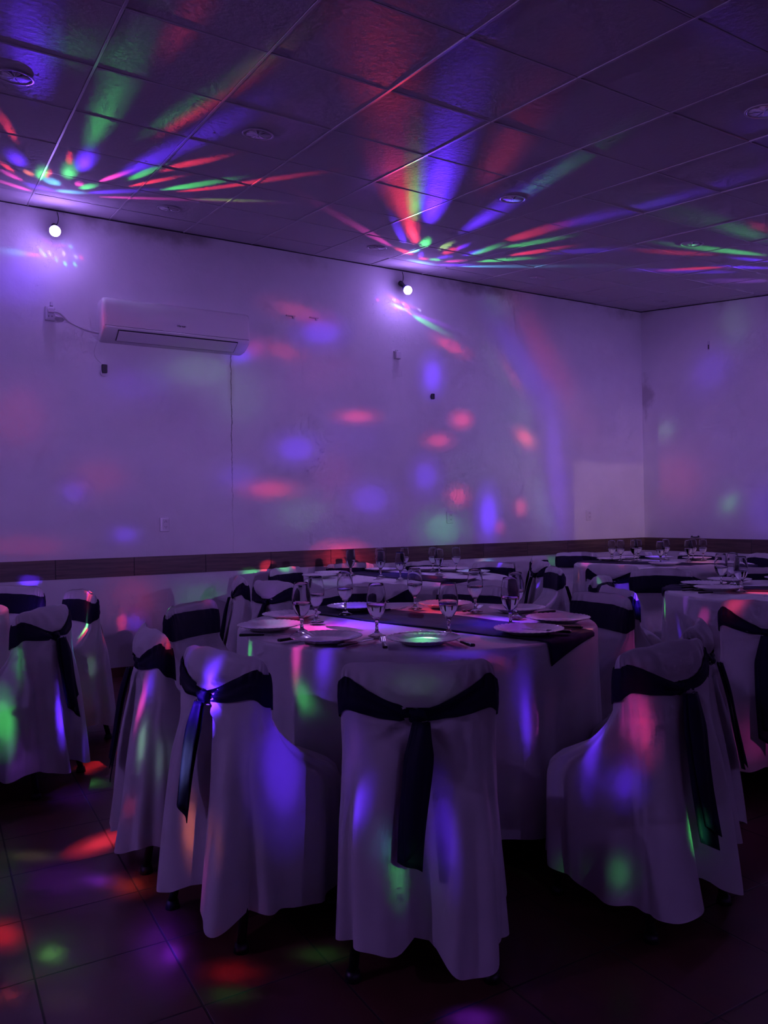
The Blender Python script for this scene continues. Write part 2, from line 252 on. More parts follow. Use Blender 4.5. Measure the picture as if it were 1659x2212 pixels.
 (3, (2.008, 6.547, 2.56), (0.635, 0, 0.052), (-0.004, 0, -0.297), (0.25, 0.55, 0.35), 212.2),
 (3, (1.498, 6.547, 2.402), (0.331, -0, 0.024), (-0.002, 0, -0.169), (0.1, 0.02, 1), 342.2),
 (3, (1.498, 6.547, 2.402), (0.587, -0, 0.043), (-0.004, 0, -0.3), (0.1, 0.02, 1), 156.9),
 (4, (3.557, 6.547, 2.241), (0.212, 0, 0.011), (-0.001, 0, -0.069), (1, 0.04, 0.07), 1463.8),
 (4, (3.557, 6.547, 2.241), (0.376, 0, 0.02), (-0.002, 0, -0.122), (1, 0.04, 0.07), 670.9),
 (2, (4.795, 6.547, 2.272), (0.125, 0, 0.006), (-0.002, 0, -0.082), (1, 0.04, 0.07), 285.4),
 (2, (4.795, 6.547, 2.272), (0.226, 0, 0.011), (-0.003, 0, -0.148), (1, 0.04, 0.07), 256.9),
 (4, (4.498, 6.547, 2.043), (0.164, -0, 0.006), (-0.002, 0, -0.078), (1, 0.04, 0.07), 1498.4),
 (4, (4.498, 6.547, 2.043), (0.291, -0, 0.011), (-0.003, 0, -0.139), (1, 0.04, 0.07), 686.8),
 (4, (4.436, 6.547, 2.704), (-0.004, 0, -0.188), (-0.137, 0, -0.011), (0.1, 0.02, 1), 3074.1),
 (4, (4.436, 6.547, 2.704), (-0.006, 0, -0.333), (-0.243, 0, -0.019), (0.1, 0.02, 1), 1408.9),
 (4, (2.911, 6.547, 1.908), (0.215, 0, 0.007), (-0.002, 0, -0.141), (0.1, 0.02, 1), 1683.3),
 (4, (2.911, 6.547, 1.908), (0.38, 0, 0.012), (-0.004, 0, -0.25), (0.1, 0.02, 1), 771.5),
 (4, (2.654, 6.547, 1.535), (0.246, 0, 0.001), (-0.001, 0, -0.083), (1, 0.04, 0.07), 1236.4),
 (4, (2.654, 6.547, 1.535), (0.436, 0, 0.002), (-0.002, 0, -0.147), (1, 0.04, 0.07), 566.7),
 (4, (4.337, 6.547, 1.679), (-0.003, 0, -0.176), (-0.166, 0, -0.002), (0.1, 0.02, 1), 1503.3),
 (4, (4.337, 6.547, 1.679), (-0.006, 0, -0.312), (-0.294, 0, -0.004), (0.1, 0.02, 1), 689),
 (4, (3.686, 6.547, 1.445), (0.239, 0, -0), (-0.003, 0, -0.168), (0.1, 0.02, 1), 1173.6),
 (4, (3.686, 6.547, 1.445), (0.423, 0, -0.001), (-0.005, 0, -0.298), (0.1, 0.02, 1), 537.9),
 (4, (4.738, 6.547, 1.473), (0.137, 0, 0), (-0.002, 0, -0.101), (1, 0.04, 0.07), 1559.5),
 (4, (4.738, 6.547, 1.473), (0.243, 0, 0), (-0.004, 0, -0.179), (1, 0.04, 0.07), 714.8),
 (4, (5.128, 6.547, 1.275), (-0.005, -0, -0.261), (-0.136, 0, 0.002), (0.1, 0.02, 1), 3482.9),
 (4, (5.128, 6.547, 1.275), (-0.01, -0, -0.462), (-0.241, 0, 0.003), (0.1, 0.02, 1), 1596.3),
 (2, (5.577, 6.547, 1.351), (-0.002, 0, -0.081), (-0.078, 0, 0.001), (1, 0.04, 0.07), 192.7),
 (2, (5.577, 6.547, 1.351), (-0.003, 0, -0.146), (-0.141, 0, 0.001), (1, 0.04, 0.07), 173.4),
 (4, (5.282, 6.547, 1.134), (-0.002, 0, -0.077), (-0.069, 0, 0.001), (1, 0.04, 0.07), 655.6),
 (4, (5.282, 6.547, 1.134), (-0.003, 0, -0.136), (-0.123, 0, 0.003), (1, 0.04, 0.07), 300.5),
 (4, (4.538, 6.547, 1.139), (0.267, 0, -0.006), (-0.004, 0, -0.188), (0.1, 1, 0.2), 692.9),
 (4, (4.538, 6.547, 1.139), (0.473, 0, -0.01), (-0.006, 0, -0.334), (0.1, 1, 0.2), 317.6),
 (4, (2.971, 6.547, 1.309), (0.309, 0, -0.004), (-0.003, 0, -0.188), (0.25, 0.55, 0.35), 330),
 (4, (2.971, 6.547, 1.309), (0.548, 0, -0.006), (-0.005, 0, -0.334), (0.25, 0.55, 0.35), 151.3),
 (3, (1.371, 6.547, 1.157), (0.113, 0, -0.003), (-0.001, 0, -0.075), (0.1, 0.02, 1), 1110.7),
 (3, (1.371, 6.547, 1.157), (0.201, 0, -0.005), (-0.002, 0, -0.133), (0.1, 0.02, 1), 509.1),
 (3, (0.983, 6.547, 1.509), (0.106, -0, 0), (-0.001, 0, -0.097), (0.1, 0.02, 1), 754.1),
 (3, (0.983, 6.547, 1.509), (0.189, -0, 0.001), (-0.002, 0, -0.172), (0.1, 0.02, 1), 345.6),
 (3, (1.177, 6.547, 1.629), (0.236, 0, 0.003), (-0.002, 0, -0.165), (1, 0.04, 0.07), 205.4),
 (3, (1.177, 6.547, 1.629), (0.418, 0, 0.005), (-0.004, 0, -0.292), (1, 0.04, 0.07), 94.1),
 (3, (0.642, 6.547, 1.086), (0.323, 0, -0.011), (-0.001, 0, -0.094), (1, 0.04, 0.07), 231.4),
 (3, (0.642, 6.547, 1.086), (0.573, 0, -0.019), (-0.002, 0, -0.167), (1, 0.04, 0.07), 106.1),
 (3, (0.588, 6.547, 2.086), (0.249, 0, 0.013), (-0.003, 0, -0.275), (1, 0.04, 0.07), 181.8),
 (3, (0.588, 6.547, 2.086), (0.442, 0, 0.023), (-0.006, 0, -0.487), (1, 0.04, 0.07), 83.3),
 (3, (2.337, 6.547, 1.644), (0.211, 0, 0.003), (-0.002, 0, -0.135), (0.1, 0.02, 1), 493.6),
 (3, (2.337, 6.547, 1.644), (0.375, 0, 0.005), (-0.004, 0, -0.24), (0.1, 0.02, 1), 226.2),
 (4, (3.493, 6.547, 2.059), (0.388, 0, 0.016), (-0.004, 0, -0.245), (0.1, 0.02, 1), 206.2),
 (4, (3.493, 6.547, 2.059), (0.688, 0, 0.028), (-0.007, 0, -0.434), (0.1, 0.02, 1), 94.5),
 (3, (2.381, 6.547, 2.344), (0.284, 0, 0.018), (-0.004, 0, -0.272), (0.25, 0.55, 0.35), 234.5),
 (3, (2.381, 6.547, 2.344), (0.503, 0, 0.032), (-0.007, 0, -0.482), (0.25, 0.55, 0.35), 107.5),
 (2, (5.301, 6.547, 2.032), (-0.015, 0, -0.7), (-0.373, -0, -0.013), (0.25, 0.55, 0.35), 19.2),
 (2, (5.301, 6.547, 2.032), (-0.026, 0, -1.26), (-0.671, -0, -0.023), (0.25, 0.55, 0.35), 17.3),
 (4, (3.368, 6.538, 0.887), (0.25, 0, -0.01), (-0.002, 0, -0.126), (1, 0.04, 0.07), 4320),
 (4, (3.368, 6.538, 0.887), (0.443, 0, -0.018), (-0.004, 0, -0.223), (1, 0.04, 0.07), 1980),
 (4, (3.207, 6.547, 2.659), (0.426, 0, 0.035), (-0.005, 0, -0.288), (1, 0.06, 0.55), 92.6),
 (4, (3.207, 6.547, 2.659), (0.756, 0, 0.062), (-0.009, 0, -0.511), (1, 0.06, 0.55), 42.5),
 (3, (1.438, 6.547, 0.621), (0.204, 0, -0.014), (-0.003, 0, -0.21), (1, 0.04, 0.07), 331.2),
 (3, (1.438, 6.547, 0.621), (0.363, 0, -0.024), (-0.005, 0, -0.372), (1, 0.04, 0.07), 151.8),
 (4, (2.021, 6.547, 0.601), (0.269, 0, -0.018), (-0.002, 0, -0.132), (0.1, 1, 0.2), 254.1),
 (4, (2.021, 6.547, 0.601), (0.476, 0, -0.031), (-0.003, 0, -0.233), (0.1, 1, 0.2), 116.5),
 (3, (0.633, 6.547, 3.164), (0.306, 0, 0.044), (-0.003, 0, -0.277), (0.1, 0.02, 1), 966.8),
 (3, (0.633, 6.547, 3.164), (0.542, 0, 0.078), (-0.006, 0, -0.491), (0.1, 0.02, 1), 443.1),
 (4, (4.802, 6.547, 1.724), (0.394, 0, 0.006), (-0.006, 0, -0.32), (0.25, 0.55, 0.35), 91.4),
 (4, (4.802, 6.547, 1.724), (0.699, 0, 0.011), (-0.011, 0, -0.567), (0.25, 0.55, 0.35), 41.9),
 (4, (3.288, 6.547, 1.657), (-0.005, 0, -0.289), (-0.265, 0, -0.003), (1, 0.06, 0.55), 138.8),
 (4, (3.288, 6.547, 1.657), (-0.009, 0, -0.513), (-0.469, 0, -0.006), (1, 0.06, 0.55), 63.6),
 (6, (7.53, 5.581, 2.851), (0, 0.233, -0.188), (-0, 0.186, 0.177), (0.1, 0.02, 1), 545.4),
 (6, (7.53, 5.581, 2.851), (0, 0.413, -0.333), (-0, 0.331, 0.314), (0.1, 0.02, 1), 250),
 (6, (7.53, 6.209, 2.243), (-0, -0.095, 0.111), (0, -0.122, -0.076), (0.25, 0.55, 0.35), 458.6),
 (6, (7.53, 6.209, 2.243), (-0, -0.168, 0.197), (0, -0.216, -0.135), (0.25, 0.55, 0.35), 210.2),
 (6, (7.53, 5.374, 1.353), (0, -0.102, 0.09), (0, -0.061, -0.055), (0.1, 1, 0.2), 340.4),
 (6, (7.53, 5.374, 1.353), (0, -0.18, 0.159), (0, -0.109, -0.098), (0.1, 1, 0.2), 156),
 (6, (7.53, 5.269, 3.299), (0, 0.052, -0.265), (-0, 0.215, 0.077), (0.25, 0.55, 0.35), 227.9),
 (6, (7.53, 5.269, 3.299), (0, 0.091, -0.469), (-0, 0.382, 0.137), (0.25, 0.55, 0.35), 104.5),
 (6, (7.53, 6.073, 1.686), (0, -0.431, -0.023), (-0, 0.008, -0.358), (1, 0.04, 0.07), 211.9),
 (6, (7.53, 6.073, 1.686), (0, -0.763, -0.04), (-0, 0.014, -0.634), (1, 0.04, 0.07), 97.1),
 (6, (7.53, 4.972, 1.288), (0, 0.006, -0.32), (0, 0.205, 0.003), (0.1, 0.02, 1), 445.5),
 (6, (7.53, 4.972, 1.288), (0, 0.011, -0.568), (0, 0.363, 0.006), (0.1, 0.02, 1), 204.2),
 (6, (7.53, 5.38, 1.356), (0, 0.004, -0.195), (0, 0.191, 0.004), (0.25, 0.55, 0.35), 194.4),
 (6, (7.53, 5.38, 1.356), (0, 0.007, -0.345), (0, 0.338, 0.008), (0.25, 0.55, 0.35), 89.1),
 (5, (0.291, 2.474, 0), (0.028, -0.018, 0), (-0.006, -0.051, 0), (0.1, 1, 0.2), 3852.9),
 (5, (0.291, 2.474, 0), (0.05, -0.031, 0), (-0.011, -0.091, 0), (0.1, 1, 0.2), 1765.9),
 (5, (0.303, 2.467, 0), (0.09, -0.056, -0), (-0.019, -0.15, -0), (0.1, 1, 0.2), 387.6),
 (5, (0.303, 2.467, 0), (0.16, -0.1, -0), (-0.034, -0.266, -0), (0.1, 1, 0.2), 177.6),
 (5, (0.182, 2.661, -0), (0.043, -0.027, 0), (-0.006, -0.082, 0), (1, 0.04, 0.07), 2736.7),
 (5, (0.182, 2.661, -0), (0.077, -0.048, 0), (-0.011, -0.146, 0), (1, 0.04, 0.07), 1254.3),
 (5, (0.595, 2.279, -0), (-0.016, -0.058, 0), (-0.023, 0.014, 0), (0.1, 0.02, 1), 6480),
 (5, (0.595, 2.279, -0), (-0.028, -0.103, 0), (-0.041, 0.025, 0), (0.1, 0.02, 1), 2970),
 (5, (0.571, 2.328, 0), (-0.045, -0.179, 0), (-0.065, 0.04, 0), (0.1, 0.02, 1), 3589),
 (5, (0.571, 2.328, 0), (-0.08, -0.318, 0), (-0.115, 0.071, 0), (0.1, 0.02, 1), 1645),
 (5, (0.577, 2.793, 0), (0.061, -0.038, 0), (-0.016, -0.076, 0), (1, 0.22, 0.1), 1551.7),
 (5, (0.577, 2.793, 0), (0.108, -0.068, 0), (-0.029, -0.134, 0), (1, 0.22, 0.1), 711.2),
 (5, (0.495, 2.881, 0), (0.04, -0.025, 0), (-0.009, -0.048, 0), (0.1, 0.02, 1), 6480),
 (5, (0.495, 2.881, 0), (0.071, -0.045, 0), (-0.015, -0.085, 0), (0.1, 0.02, 1), 2970),
 (5, (0.396, 2.956, 0), (0.14, -0.088, 0), (-0.022, -0.159, 0), (0.1, 0.02, 1), 1470.7),
 (5, (0.396, 2.956, 0), (0.247, -0.156, 0), (-0.039, -0.282, 0), (0.1, 0.02, 1), 674.1),
 (5, (0.319, 3.227, 0), (0.075, -0.047, 0), (-0.006, -0.058, 0), (0.25, 0.55, 0.35), 1000.8),
 (5, (0.319, 3.227, 0), (0.133, -0.084, 0), (-0.011, -0.102, 0), (0.25, 0.55, 0.35), 458.7),
 (0, (0.633, 3.983, 0), (0.077, -0.05, 0), (-0.01, -0.062, 0), (0.1, 1, 0.2), 281.7),
 (0, (0.633, 3.983, 0), (0.138, -0.09, 0), (-0.018, -0.112, 0), (0.1, 1, 0.2), 253.5),
 (5, (0.713, 2.102, 0), (0.061, -0.038, 0), (-0.018, -0.05, 0), (1, 0.04, 0.07), 838.4),
 (5, (0.713, 2.102, 0), (0.108, -0.067, 0), (-0.031, -0.089, 0), (1, 0.04, 0.07), 384.3),
 (5, (0.961, 2.05, -0), (0.057, -0.035, 0), (-0.018, -0.037, 0), (0.1, 1, 0.2), 674.5),
 (5, (0.961, 2.05, -0), (0.101, -0.063, 0), (-0.032, -0.066, 0), (0.1, 1, 0.2), 309.1),
 (5, (0.673, 2.004, 0), (0.052, -0.032, -0), (-0.013, -0.038, 0), (0.1, 1, 0.2), 472.9),
 (5, (0.673, 2.004, 0), (0.093, -0.057, -0), (-0.023, -0.067, 0), (0.1, 1, 0.2), 216.7),
 (5, (1.166, 1.587, -0), (0.049, -0.03, 0), (-0.023, -0.031, 0), (0.1, 0.02, 1), 6480),
 (5, (1.166, 1.587, -0), (0.087, -0.054, 0), (-0.042, -0.055, 0), (0.1, 0.02, 1), 2970),
 (5, (0.168, 2.317, 0), (0.028, -0.018, 0), (-0.003, -0.044, 0), (1, 0.22, 0.1), 1092.8),
 (5, (0.168, 2.317, 0), (0.05, -0.031, 0), (-0.006, -0.078, 0), (1, 0.22, 0.1), 500.9),
 (5, (0.22, 2.384, 0), (0.049, -0.03, 0), (-0.005, -0.052, 0), (0.25, 0.55, 0.35), 559.3),
 (5, (0.22, 2.384, 0), (0.087, -0.054, 0), (-0.009, -0.092, 0), (0.25, 0.55, 0.35), 256.3),
 (5, (0.283, 2.223, 0), (0.07, -0.043, 0), (-0.009, -0.069, 0), (0.25, 0.55, 0.35), 290.2),
 (5, (0.283, 2.223, 0), (0.124, -0.077, 0), (-0.016, -0.121, 0), (0.25, 0.55, 0.35), 133),
 (1, (0.557, 3.825, 0), (0.092, -0.059, 0), (-0.019, -0.124, 0), (0.1, 0.02, 1), 780.3),
 (1, (0.557, 3.825, 0), (0.165, -0.106, 0), (-0.033, -0.224, 0), (0.1, 0.02, 1), 702.3),
 (0, (0.581, 3.224, 0), (0.104, 0.032, 0), (-0.005, -0.069, 0), (1, 0.04, 0.07), 1214.4),
 (0, (0.581, 3.224, 0), (0.188, 0.058, 0), (-0.008, -0.125, 0), (1, 0.04, 0.07), 1093),
 (0, (0.757, 4.3, 0), (0.13, 0.127, 0), (-0.004, -0.086, 0), (1, 0.04, 0.07), 780.8),
 (0, (0.757, 4.3, 0), (0.235, 0.229, 0), (-0.008, -0.155, 0), (1, 0.04, 0.07), 702.7),
 (5, (0.997, 1.862, 0.485), (-0.001, 0.001, -0.076), (-0.026, 0.015, 0), (0.1, 0.02, 1), 1161.7),
 (5, (0.997, 1.862, 0.485), (-0.001, 0.002, -0.135), (-0.047, 0.027, 0.001), (0.1, 0.02, 1), 532.4),
 (3, (1.185, 1.722, 0.416), (-0.001, 0.002, -0.123), (-0.021, 0.012, 0), (0.1, 0.02, 1), 655.8),
 (3, (1.185, 1.722, 0.416), (-0.002, 0.003, -0.219), (-0.038, 0.022, 0.001), (0.1, 0.02, 1), 300.6),
 (3, (1.079, 1.79, 0.31), (-0.001, 0.001, -0.076), (-0.033, 0.019, 0.001), (0.1, 1, 0.2), 205.1),
 (3, (1.079, 1.79, 0.31), (-0.001, 0.002, -0.134), (-0.059, 0.034, 0.001), (0.1, 1, 0.2), 94),
 (3, (1.04, 1.801, 0.396), (-0.001, 0.001, -0.055), (-0.029, 0.017, 0.001), (0.12, 0.55, 1), 107.2),
 (3, (1.04, 1.801, 0.396), (-0.001, 0.001, -0.097), (-0.052, 0.031, 0.001), (0.12, 0.55, 1), 49.1),
 (3, (1.706, 2.153, 0.75), (0.053, -0.031, -0.001), (-0, 0, -0.025), (1, 0.04, 0.07), 123.3),
 (3, (1.706, 2.153, 0.75), (0.093, -0.055, -0.002), (-0, 0.001, -0.044), (1, 0.04, 0.07), 56.5),
 (3, (1.152, 1.801, 0.81), (0.073, -0.043, -0.001), (-0, 0.001, -0.042), (0.25, 0.55, 0.35), 65.5),
 (3, (1.152, 1.801, 0.81), (0.129, -0.076, -0.002), (-0.001, 0.001, -0.075), (0.25, 0.55, 0.35), 30),
 (5, (1.012, 1.912, 0.62), (-0.001, 0.001, -0.085), (-0.037, 0.022, 0.001), (0.35, 0.08, 1), 71.7),
 (5, (1.012, 1.912, 0.62), (-0.002, 0.002, -0.151), (-0.065, 0.038, 0.001), (0.35, 0.08, 1), 32.9),
 (5, (0.74, 2.341, 0.708), (-0.001, 0.001, -0.098), (-0.057, 0.033, 0.001), (0.1, 0.02, 1), 6480),
 (5, (0.74, 2.341, 0.708), (-0.002, 0.002, -0.173), (-0.101, 0.059, 0.002), (0.1, 0.02, 1), 2970),
 (3, (0.913, 2.191, 0.524), (-0.002, 0.002, -0.186), (-0.087, 0.051, 0.002), (0.1, 0.02, 1), 769),
 (3, (0.913, 2.191, 0.524), (-0.003, 0.004, -0.329), (-0.154, 0.09, 0.003), (0.1, 0.02, 1), 352.5),
 (5, (0.655, 2.348, 0.528), (-0.001, 0.001, -0.093), (-0.016, 0.009, 0), (0.45, 0.5, 1), 4124.7),
 (5, (0.655, 2.348, 0.528), (-0.002, 0.002, -0.165), (-0.028, 0.017, 0.001), (0.45, 0.5, 1), 1890.5),
 (3, (0.686, 2.394, 0.308), (-0.001, 0.001, -0.095), (-0.018, 0.01, 0), (1, 0.22, 0.1), 577.7),
 (3, (0.686, 2.394, 0.308), (-0.002, 0.002, -0.169), (-0.032, 0.018, 0.001), (1, 0.22, 0.1), 264.8),
 (5, (0.688, 2.269, 0.199), (-0.001, 0.001, -0.106), (-0.046, 0.027, 0.001), (1, 0.06, 0.55), 81.4),
 (5, (0.688, 2.269, 0.199), (-0.002, 0.002, -0.188), (-0.081, 0.048, 0.001), (1, 0.06, 0.55), 37.3),
 (5, (0.736, 2.371, 0.811), (-0.001, 0.001, -0.064), (-0.036, 0.021, 0.001), (0.1, 0.02, 1), 297),
 (5, (0.736, 2.371, 0.811), (-0.001, 0.001, -0.113), (-0.063, 0.037, 0.001), (0.1, 0.02, 1), 136.1),
 (3, (0.741, 2.825, 0.813), (-0, 0, -0.033), (-0.016, 0.009, 0), (1, 0.04, 0.07), 688.2),
 (3, (0.741, 2.825, 0.813), (-0.001, 0.001, -0.059), (-0.028, 0.017, 0.001), (1, 0.04, 0.07), 315.4),
 (5, (0.662, 2.915, 0.596), (-0.001, 0.001, -0.09), (-0.024, 0.014, 0), (1, 0.06, 0.55), 624.4),
 (5, (0.662, 2.915, 0.596), (-0.002, 0.002, -0.16), (-0.043, 0.025, 0.001), (1, 0.06, 0.55), 286.2),
 (5, (0.683, 2.888, 0.666), (-0.001, 0.001, -0.056), (-0.039, 0.023, 0.001), (0.1, 0.02, 1), 681.2),
 (5, (0.683, 2.888, 0.666), (-0.001, 0.001, -0.099), (-0.069, 0.04, 0.001), (0.1, 0.02, 1), 312.2),
 (5, (0.65, 2.873, 0.463), (-0.001, 0.001, -0.083), (-0.024, 0.014, 0), (0.25, 0.55, 0.35), 463.2),
 (5, (0.65, 2.873, 0.463), (-0.002, 0.002, -0.147), (-0.042, 0.025, 0.001), (0.25, 0.55, 0.35), 212.3),
 (5, (0.702, 2.826, 0.408), (-0.001, 0.001, -0.092), (-0.022, 0.013, 0), (0.25, 0.55, 0.35), 157.4),
 (5, (0.702, 2.826, 0.408), (-0.002, 0.002, -0.163), (-0.039, 0.023, 0.001), (0.25, 0.55, 0.35), 72.2),
 (5, (0.611, 2.902, 0.228), (0.04, -0.023, -0.001), (-0, 0.001, -0.041), (1, 0.04, 0.07), 122.1),
 (5, (0.611, 2.902, 0.228), (0.071, -0.041, -0.001), (-0.001, 0.001, -0.072), (1, 0.04, 0.07), 56),
 (3, (1.435, 6.547, 0.43), (0.09, 0, -0.007), (-0.001, 0, -0.084), (0.1, 0.02, 1), 1074.5),
 (3, (1.435, 6.547, 0.43), (0.159, 0, -0.013), (-0.002, 0, -0.149), (0.1, 0.02, 1), 492.5),
 (3, (1.336, 6.547, 0.438), (-0.001, 0, -0.075), (-0.032, 0, 0.003), (1, 0.04, 0.07), 1430.1),
 (3, (1.336, 6.547, 0.438), (-0.002, 0, -0.133), (-0.057, 0, 0.005), (1, 0.04, 0.07), 655.5),
 (5, (0.975, 3.682, 0.856), (-0, 0, -0.029), (-0.019, 0.011, 0), (0.1, 1, 0.2), 548.7),
 (5, (0.975, 3.682, 0.856), (-0.001, 0.001, -0.051), (-0.033, 0.019, 0.001), (0.1, 1, 0.2), 251.5),
 (4, (3.234, 2.864, 0.803), (0.051, -0.03, -0.001), (-0, 0.001, -0.049), (0.1, 0.02, 1), 6480),
 (4, (3.234, 2.864, 0.803), (0.091, -0.053, -0.002), (-0.001, 0.001, -0.086), (0.1, 0.02, 1), 2970),
 (2, (2.997, 2.767, 0.858), (0.089, -0.052, -0.002), (-0, 0, -0.036), (0.1, 0.02, 1), 341.4),
 (2, (2.997, 2.767, 0.858), (0.157, -0.092, -0.003), (-0.001, 0.001, -0.064), (0.1, 0.02, 1), 156.5),
 (6, (1.788, 1.764, 0.544), (-0.001, 0.002, -0.128), (-0.058, 0.034, 0.001), (0.1, 0.02, 1), 1584.2),
 (6, (1.788, 1.764, 0.544), (-0.002, 0.003, -0.226), (-0.103, 0.06, 0.002), (0.1, 0.02, 1), 726.1),
 (3, (1.787, 1.653, 0.46), (-0.001, 0.001, -0.061), (-0.04, 0.023, 0.001), (0.1, 0.02, 1), 575.8),
 (3, (1.787, 1.653, 0.46), (-0.001, 0.001, -0.109), (-0.07, 0.041, 0.001), (0.1, 0.02, 1), 263.9),
 (3, (1.827, 1.632, 0.647), (-0.001, 0.001, -0.107), (-0.048, 0.028, 0.001), (1, 0.06, 0.55), 278.2),
 (3, (1.827, 1.632, 0.647), (-0.002, 0.003, -0.19), (-0.084, 0.05, 0.002), (1, 0.06, 0.55), 127.5),
 (3, (1.846, 1.622, 0.625), (-0.001, 0.001, -0.092), (-0.026, 0.016, 0), (1, 0.04, 0.07), 181.3),
 (3, (1.846, 1.622, 0.625), (-0.002, 0.002, -0.163), (-0.047, 0.028, 0.001), (1, 0.04, 0.07), 83.1),
 (3, (1.757, 1.649, 0.198), (-0.001, 0.001, -0.052), (-0.037, 0.022, 0.001), (0.1, 1, 0.2), 98.7),
 (3, (1.757, 1.649, 0.198), (-0.001, 0.001, -0.092), (-0.065, 0.038, 0.001), (0.1, 1, 0.2), 45.2),
 (4, (2.987, 2.674, 0.603), (0.108, -0.064, -0.002), (-0.001, 0.001, -0.088), (1, 0.06, 0.55), 120.9),
 (4, (2.987, 2.674, 0.603), (0.192, -0.113, -0.003), (-0.002, 0.002, -0.156), (1, 0.06, 0.55), 55.4),
 (5, (1.148, 2.609, 0.778), (-0.001, 0.001, -0.084), (-0.035, 0.021, 0.001), (1, 0.06, 0.55), 610.7),
 (5, (1.148, 2.609, 0.778), (-0.002, 0.002, -0.149), (-0.063, 0.037, 0.001), (1, 0.06, 0.55), 279.9),
 (5, (1.207, 2.498, 0.763), (-0.001, 0.001, -0.073), (-0.053, 0.031, 0.001), (0.1, 0.02, 1), 637.8),
 (5, (1.207, 2.498, 0.763), (-0.001, 0.002, -0.129), (-0.095, 0.055, 0.002), (0.1, 0.02, 1), 292.3),
 (6, (1.156, 2.571, 0.623), (-0.001, 0.001, -0.052), (-0.025, 0.015, 0), (0.1, 1, 0.2), 832.1),
 (6, (1.156, 2.571, 0.623), (-0.001, 0.001, -0.092), (-0.045, 0.026, 0.001), (0.1, 1, 0.2), 381.4),
 (5, (1.146, 2.609, 0.693), (-0.001, 0.001, -0.056), (-0.024, 0.014, 0), (1, 0.22, 0.1), 162.5),
 (5, (1.146, 2.609, 0.693), (-0.001, 0.001, -0.099), (-0.043, 0.025, 0.001), (1, 0.22, 0.1), 74.5),
 (5, (1.082, 2.911, 0.75), (-0, 0, -0.036), (-0.024, 0.014, 0), (0.1, 1, 0.2), 430.9),
 (5, (1.082, 2.911, 0.75), (-0.001, 0.001, -0.064), (-0.043, 0.025, 0.001), (0.1, 1, 0.2), 197.5),
 (0, (1.417, 2.975, 0.8), (0.132, -0.098, 0), (-0.075, -0.156, 0), (1, 0.06, 0.55), 1089),
 (0, (1.417, 2.975, 0.8), (0.235, -0.174, 0), (-0.132, -0.276, 0), (1, 0.06, 0.55), 499.1),
 (0, (1.645, 2.98, 0.8), (0.127, -0.095, 0), (-0.097, -0.174, 0), (0.1, 0.02, 1), 1878.7),
 (0, (1.645, 2.98, 0.8), (0.225, -0.168, 0), (-0.171, -0.309, 0), (0.1, 0.02, 1), 861.1),
 (0, (2.072, 2.625, 0.808), (0.112, -0.084, 0), (-0.129, -0.163, 0), (0.1, 0.02, 1), 4088.1),
 (0, (2.072, 2.625, 0.808), (0.199, -0.149, 0), (-0.229, -0.289, 0), (0.1, 0.02, 1), 1873.7),
 (6, (2.128, 3.149, 0.799), (0.129, -0.099, 0), (-0.118, -0.174, 0), (1, 0.04, 0.07), 1325.7),
 (6, (2.128, 3.149, 0.799), (0.228, -0.175, 0), (-0.21, -0.309, 0), (1, 0.04, 0.07), 607.6),
 (1, (1.547, 2.374, 0.813), (0.039, -0.028, 0), (-0.037, -0.057, 0), (0.1, 1, 0.2), 1909.4),
 (1, (1.547, 2.374, 0.813), (0.07, -0.05, 0), (-0.066, -0.1, 0), (0.1, 1, 0.2), 875.1),
 (0, (1.279, 3.097, 0.817), (0.054, -0.04, 0), (-0.048, -0.115, 0), (0.12, 0.55, 1), 287.7),
 (0, (1.279, 3.097, 0.817), (0.095, -0.071, 0), (-0.085, -0.204, 0), (0.12, 0.55, 1), 131.9),
 (0, (2.231, 2.556, 0.824), (0.103, -0.078, 0), (-0.105, -0.12, 0), (1, 0.06, 0.55), 207.1),
 (0, (2.231, 2.556, 0.824), (0.183, -0.139, 0), (-0.187, -0.213, 0), (1, 0.06, 0.55), 94.9),
 (0, (2.234, 2.283, 0.806), (0.048, -0.036, 0), (-0.113, -0.115, 0), (1, 0.22, 0.1), 1101.1),
 (0, (2.234, 2.283, 0.806), (0.086, -0.063, 0), (-0.2, -0.203, 0), (1, 0.22, 0.1), 504.7),
 (0, (1.637, 2.806, 0.8), (0.069, -0.051, 0), (-0.065, -0.111, 0), (0.1, 1, 0.2), 76.1),
 (0, (1.637, 2.806, 0.8), (0.123, -0.091, 0), (-0.115, -0.196, 0), (0.1, 1, 0.2), 34.9),
 (0, (1.828, 2.638, 0.8), (0.101, -0.075, 0), (-0.079, -0.113, 0), (0.1, 0.02, 1), 76.5),
 (0, (1.828, 2.638, 0.8), (0.18, -0.133, 0), (-0.14, -0.201, 0), (0.1, 0.02, 1), 35.1),
 (0, (1.847, 3.441, 0.813), (0.062, -0.048, 0), (-0.051, -0.094, 0), (0.1, 0.02, 1), 926.1),
 (0, (1.847, 3.441, 0.813), (0.109, -0.085, 0), (-0.09, -0.167, 0), (0.1, 0.02, 1), 424.5),
 (3, (1.403, 3.183, 0.828), (0.098, -0.058, -0.002), (-0, 0, -0.014), (1, 0.04, 0.07), 411),
 (3, (1.403, 3.183, 0.828), (0.174, -0.102, -0.003), (-0, 0, -0.024), (1, 0.04, 0.07), 188.4),
 (0, (2.287, 3.298, 0.814), (0.083, -0.065, 0), (-0.089, -0.128, 0), (1, 0.04, 0.07), 303.3),
 (0, (2.287, 3.298, 0.814), (0.147, -0.115, 0), (-0.158, -0.228, 0), (1, 0.04, 0.07), 139),
 (3, (1.593, 2.189, 0.792), (0.122, -0.072, -0.002), (-0, 0, -0.025), (0.1, 0.02, 1), 363.4),
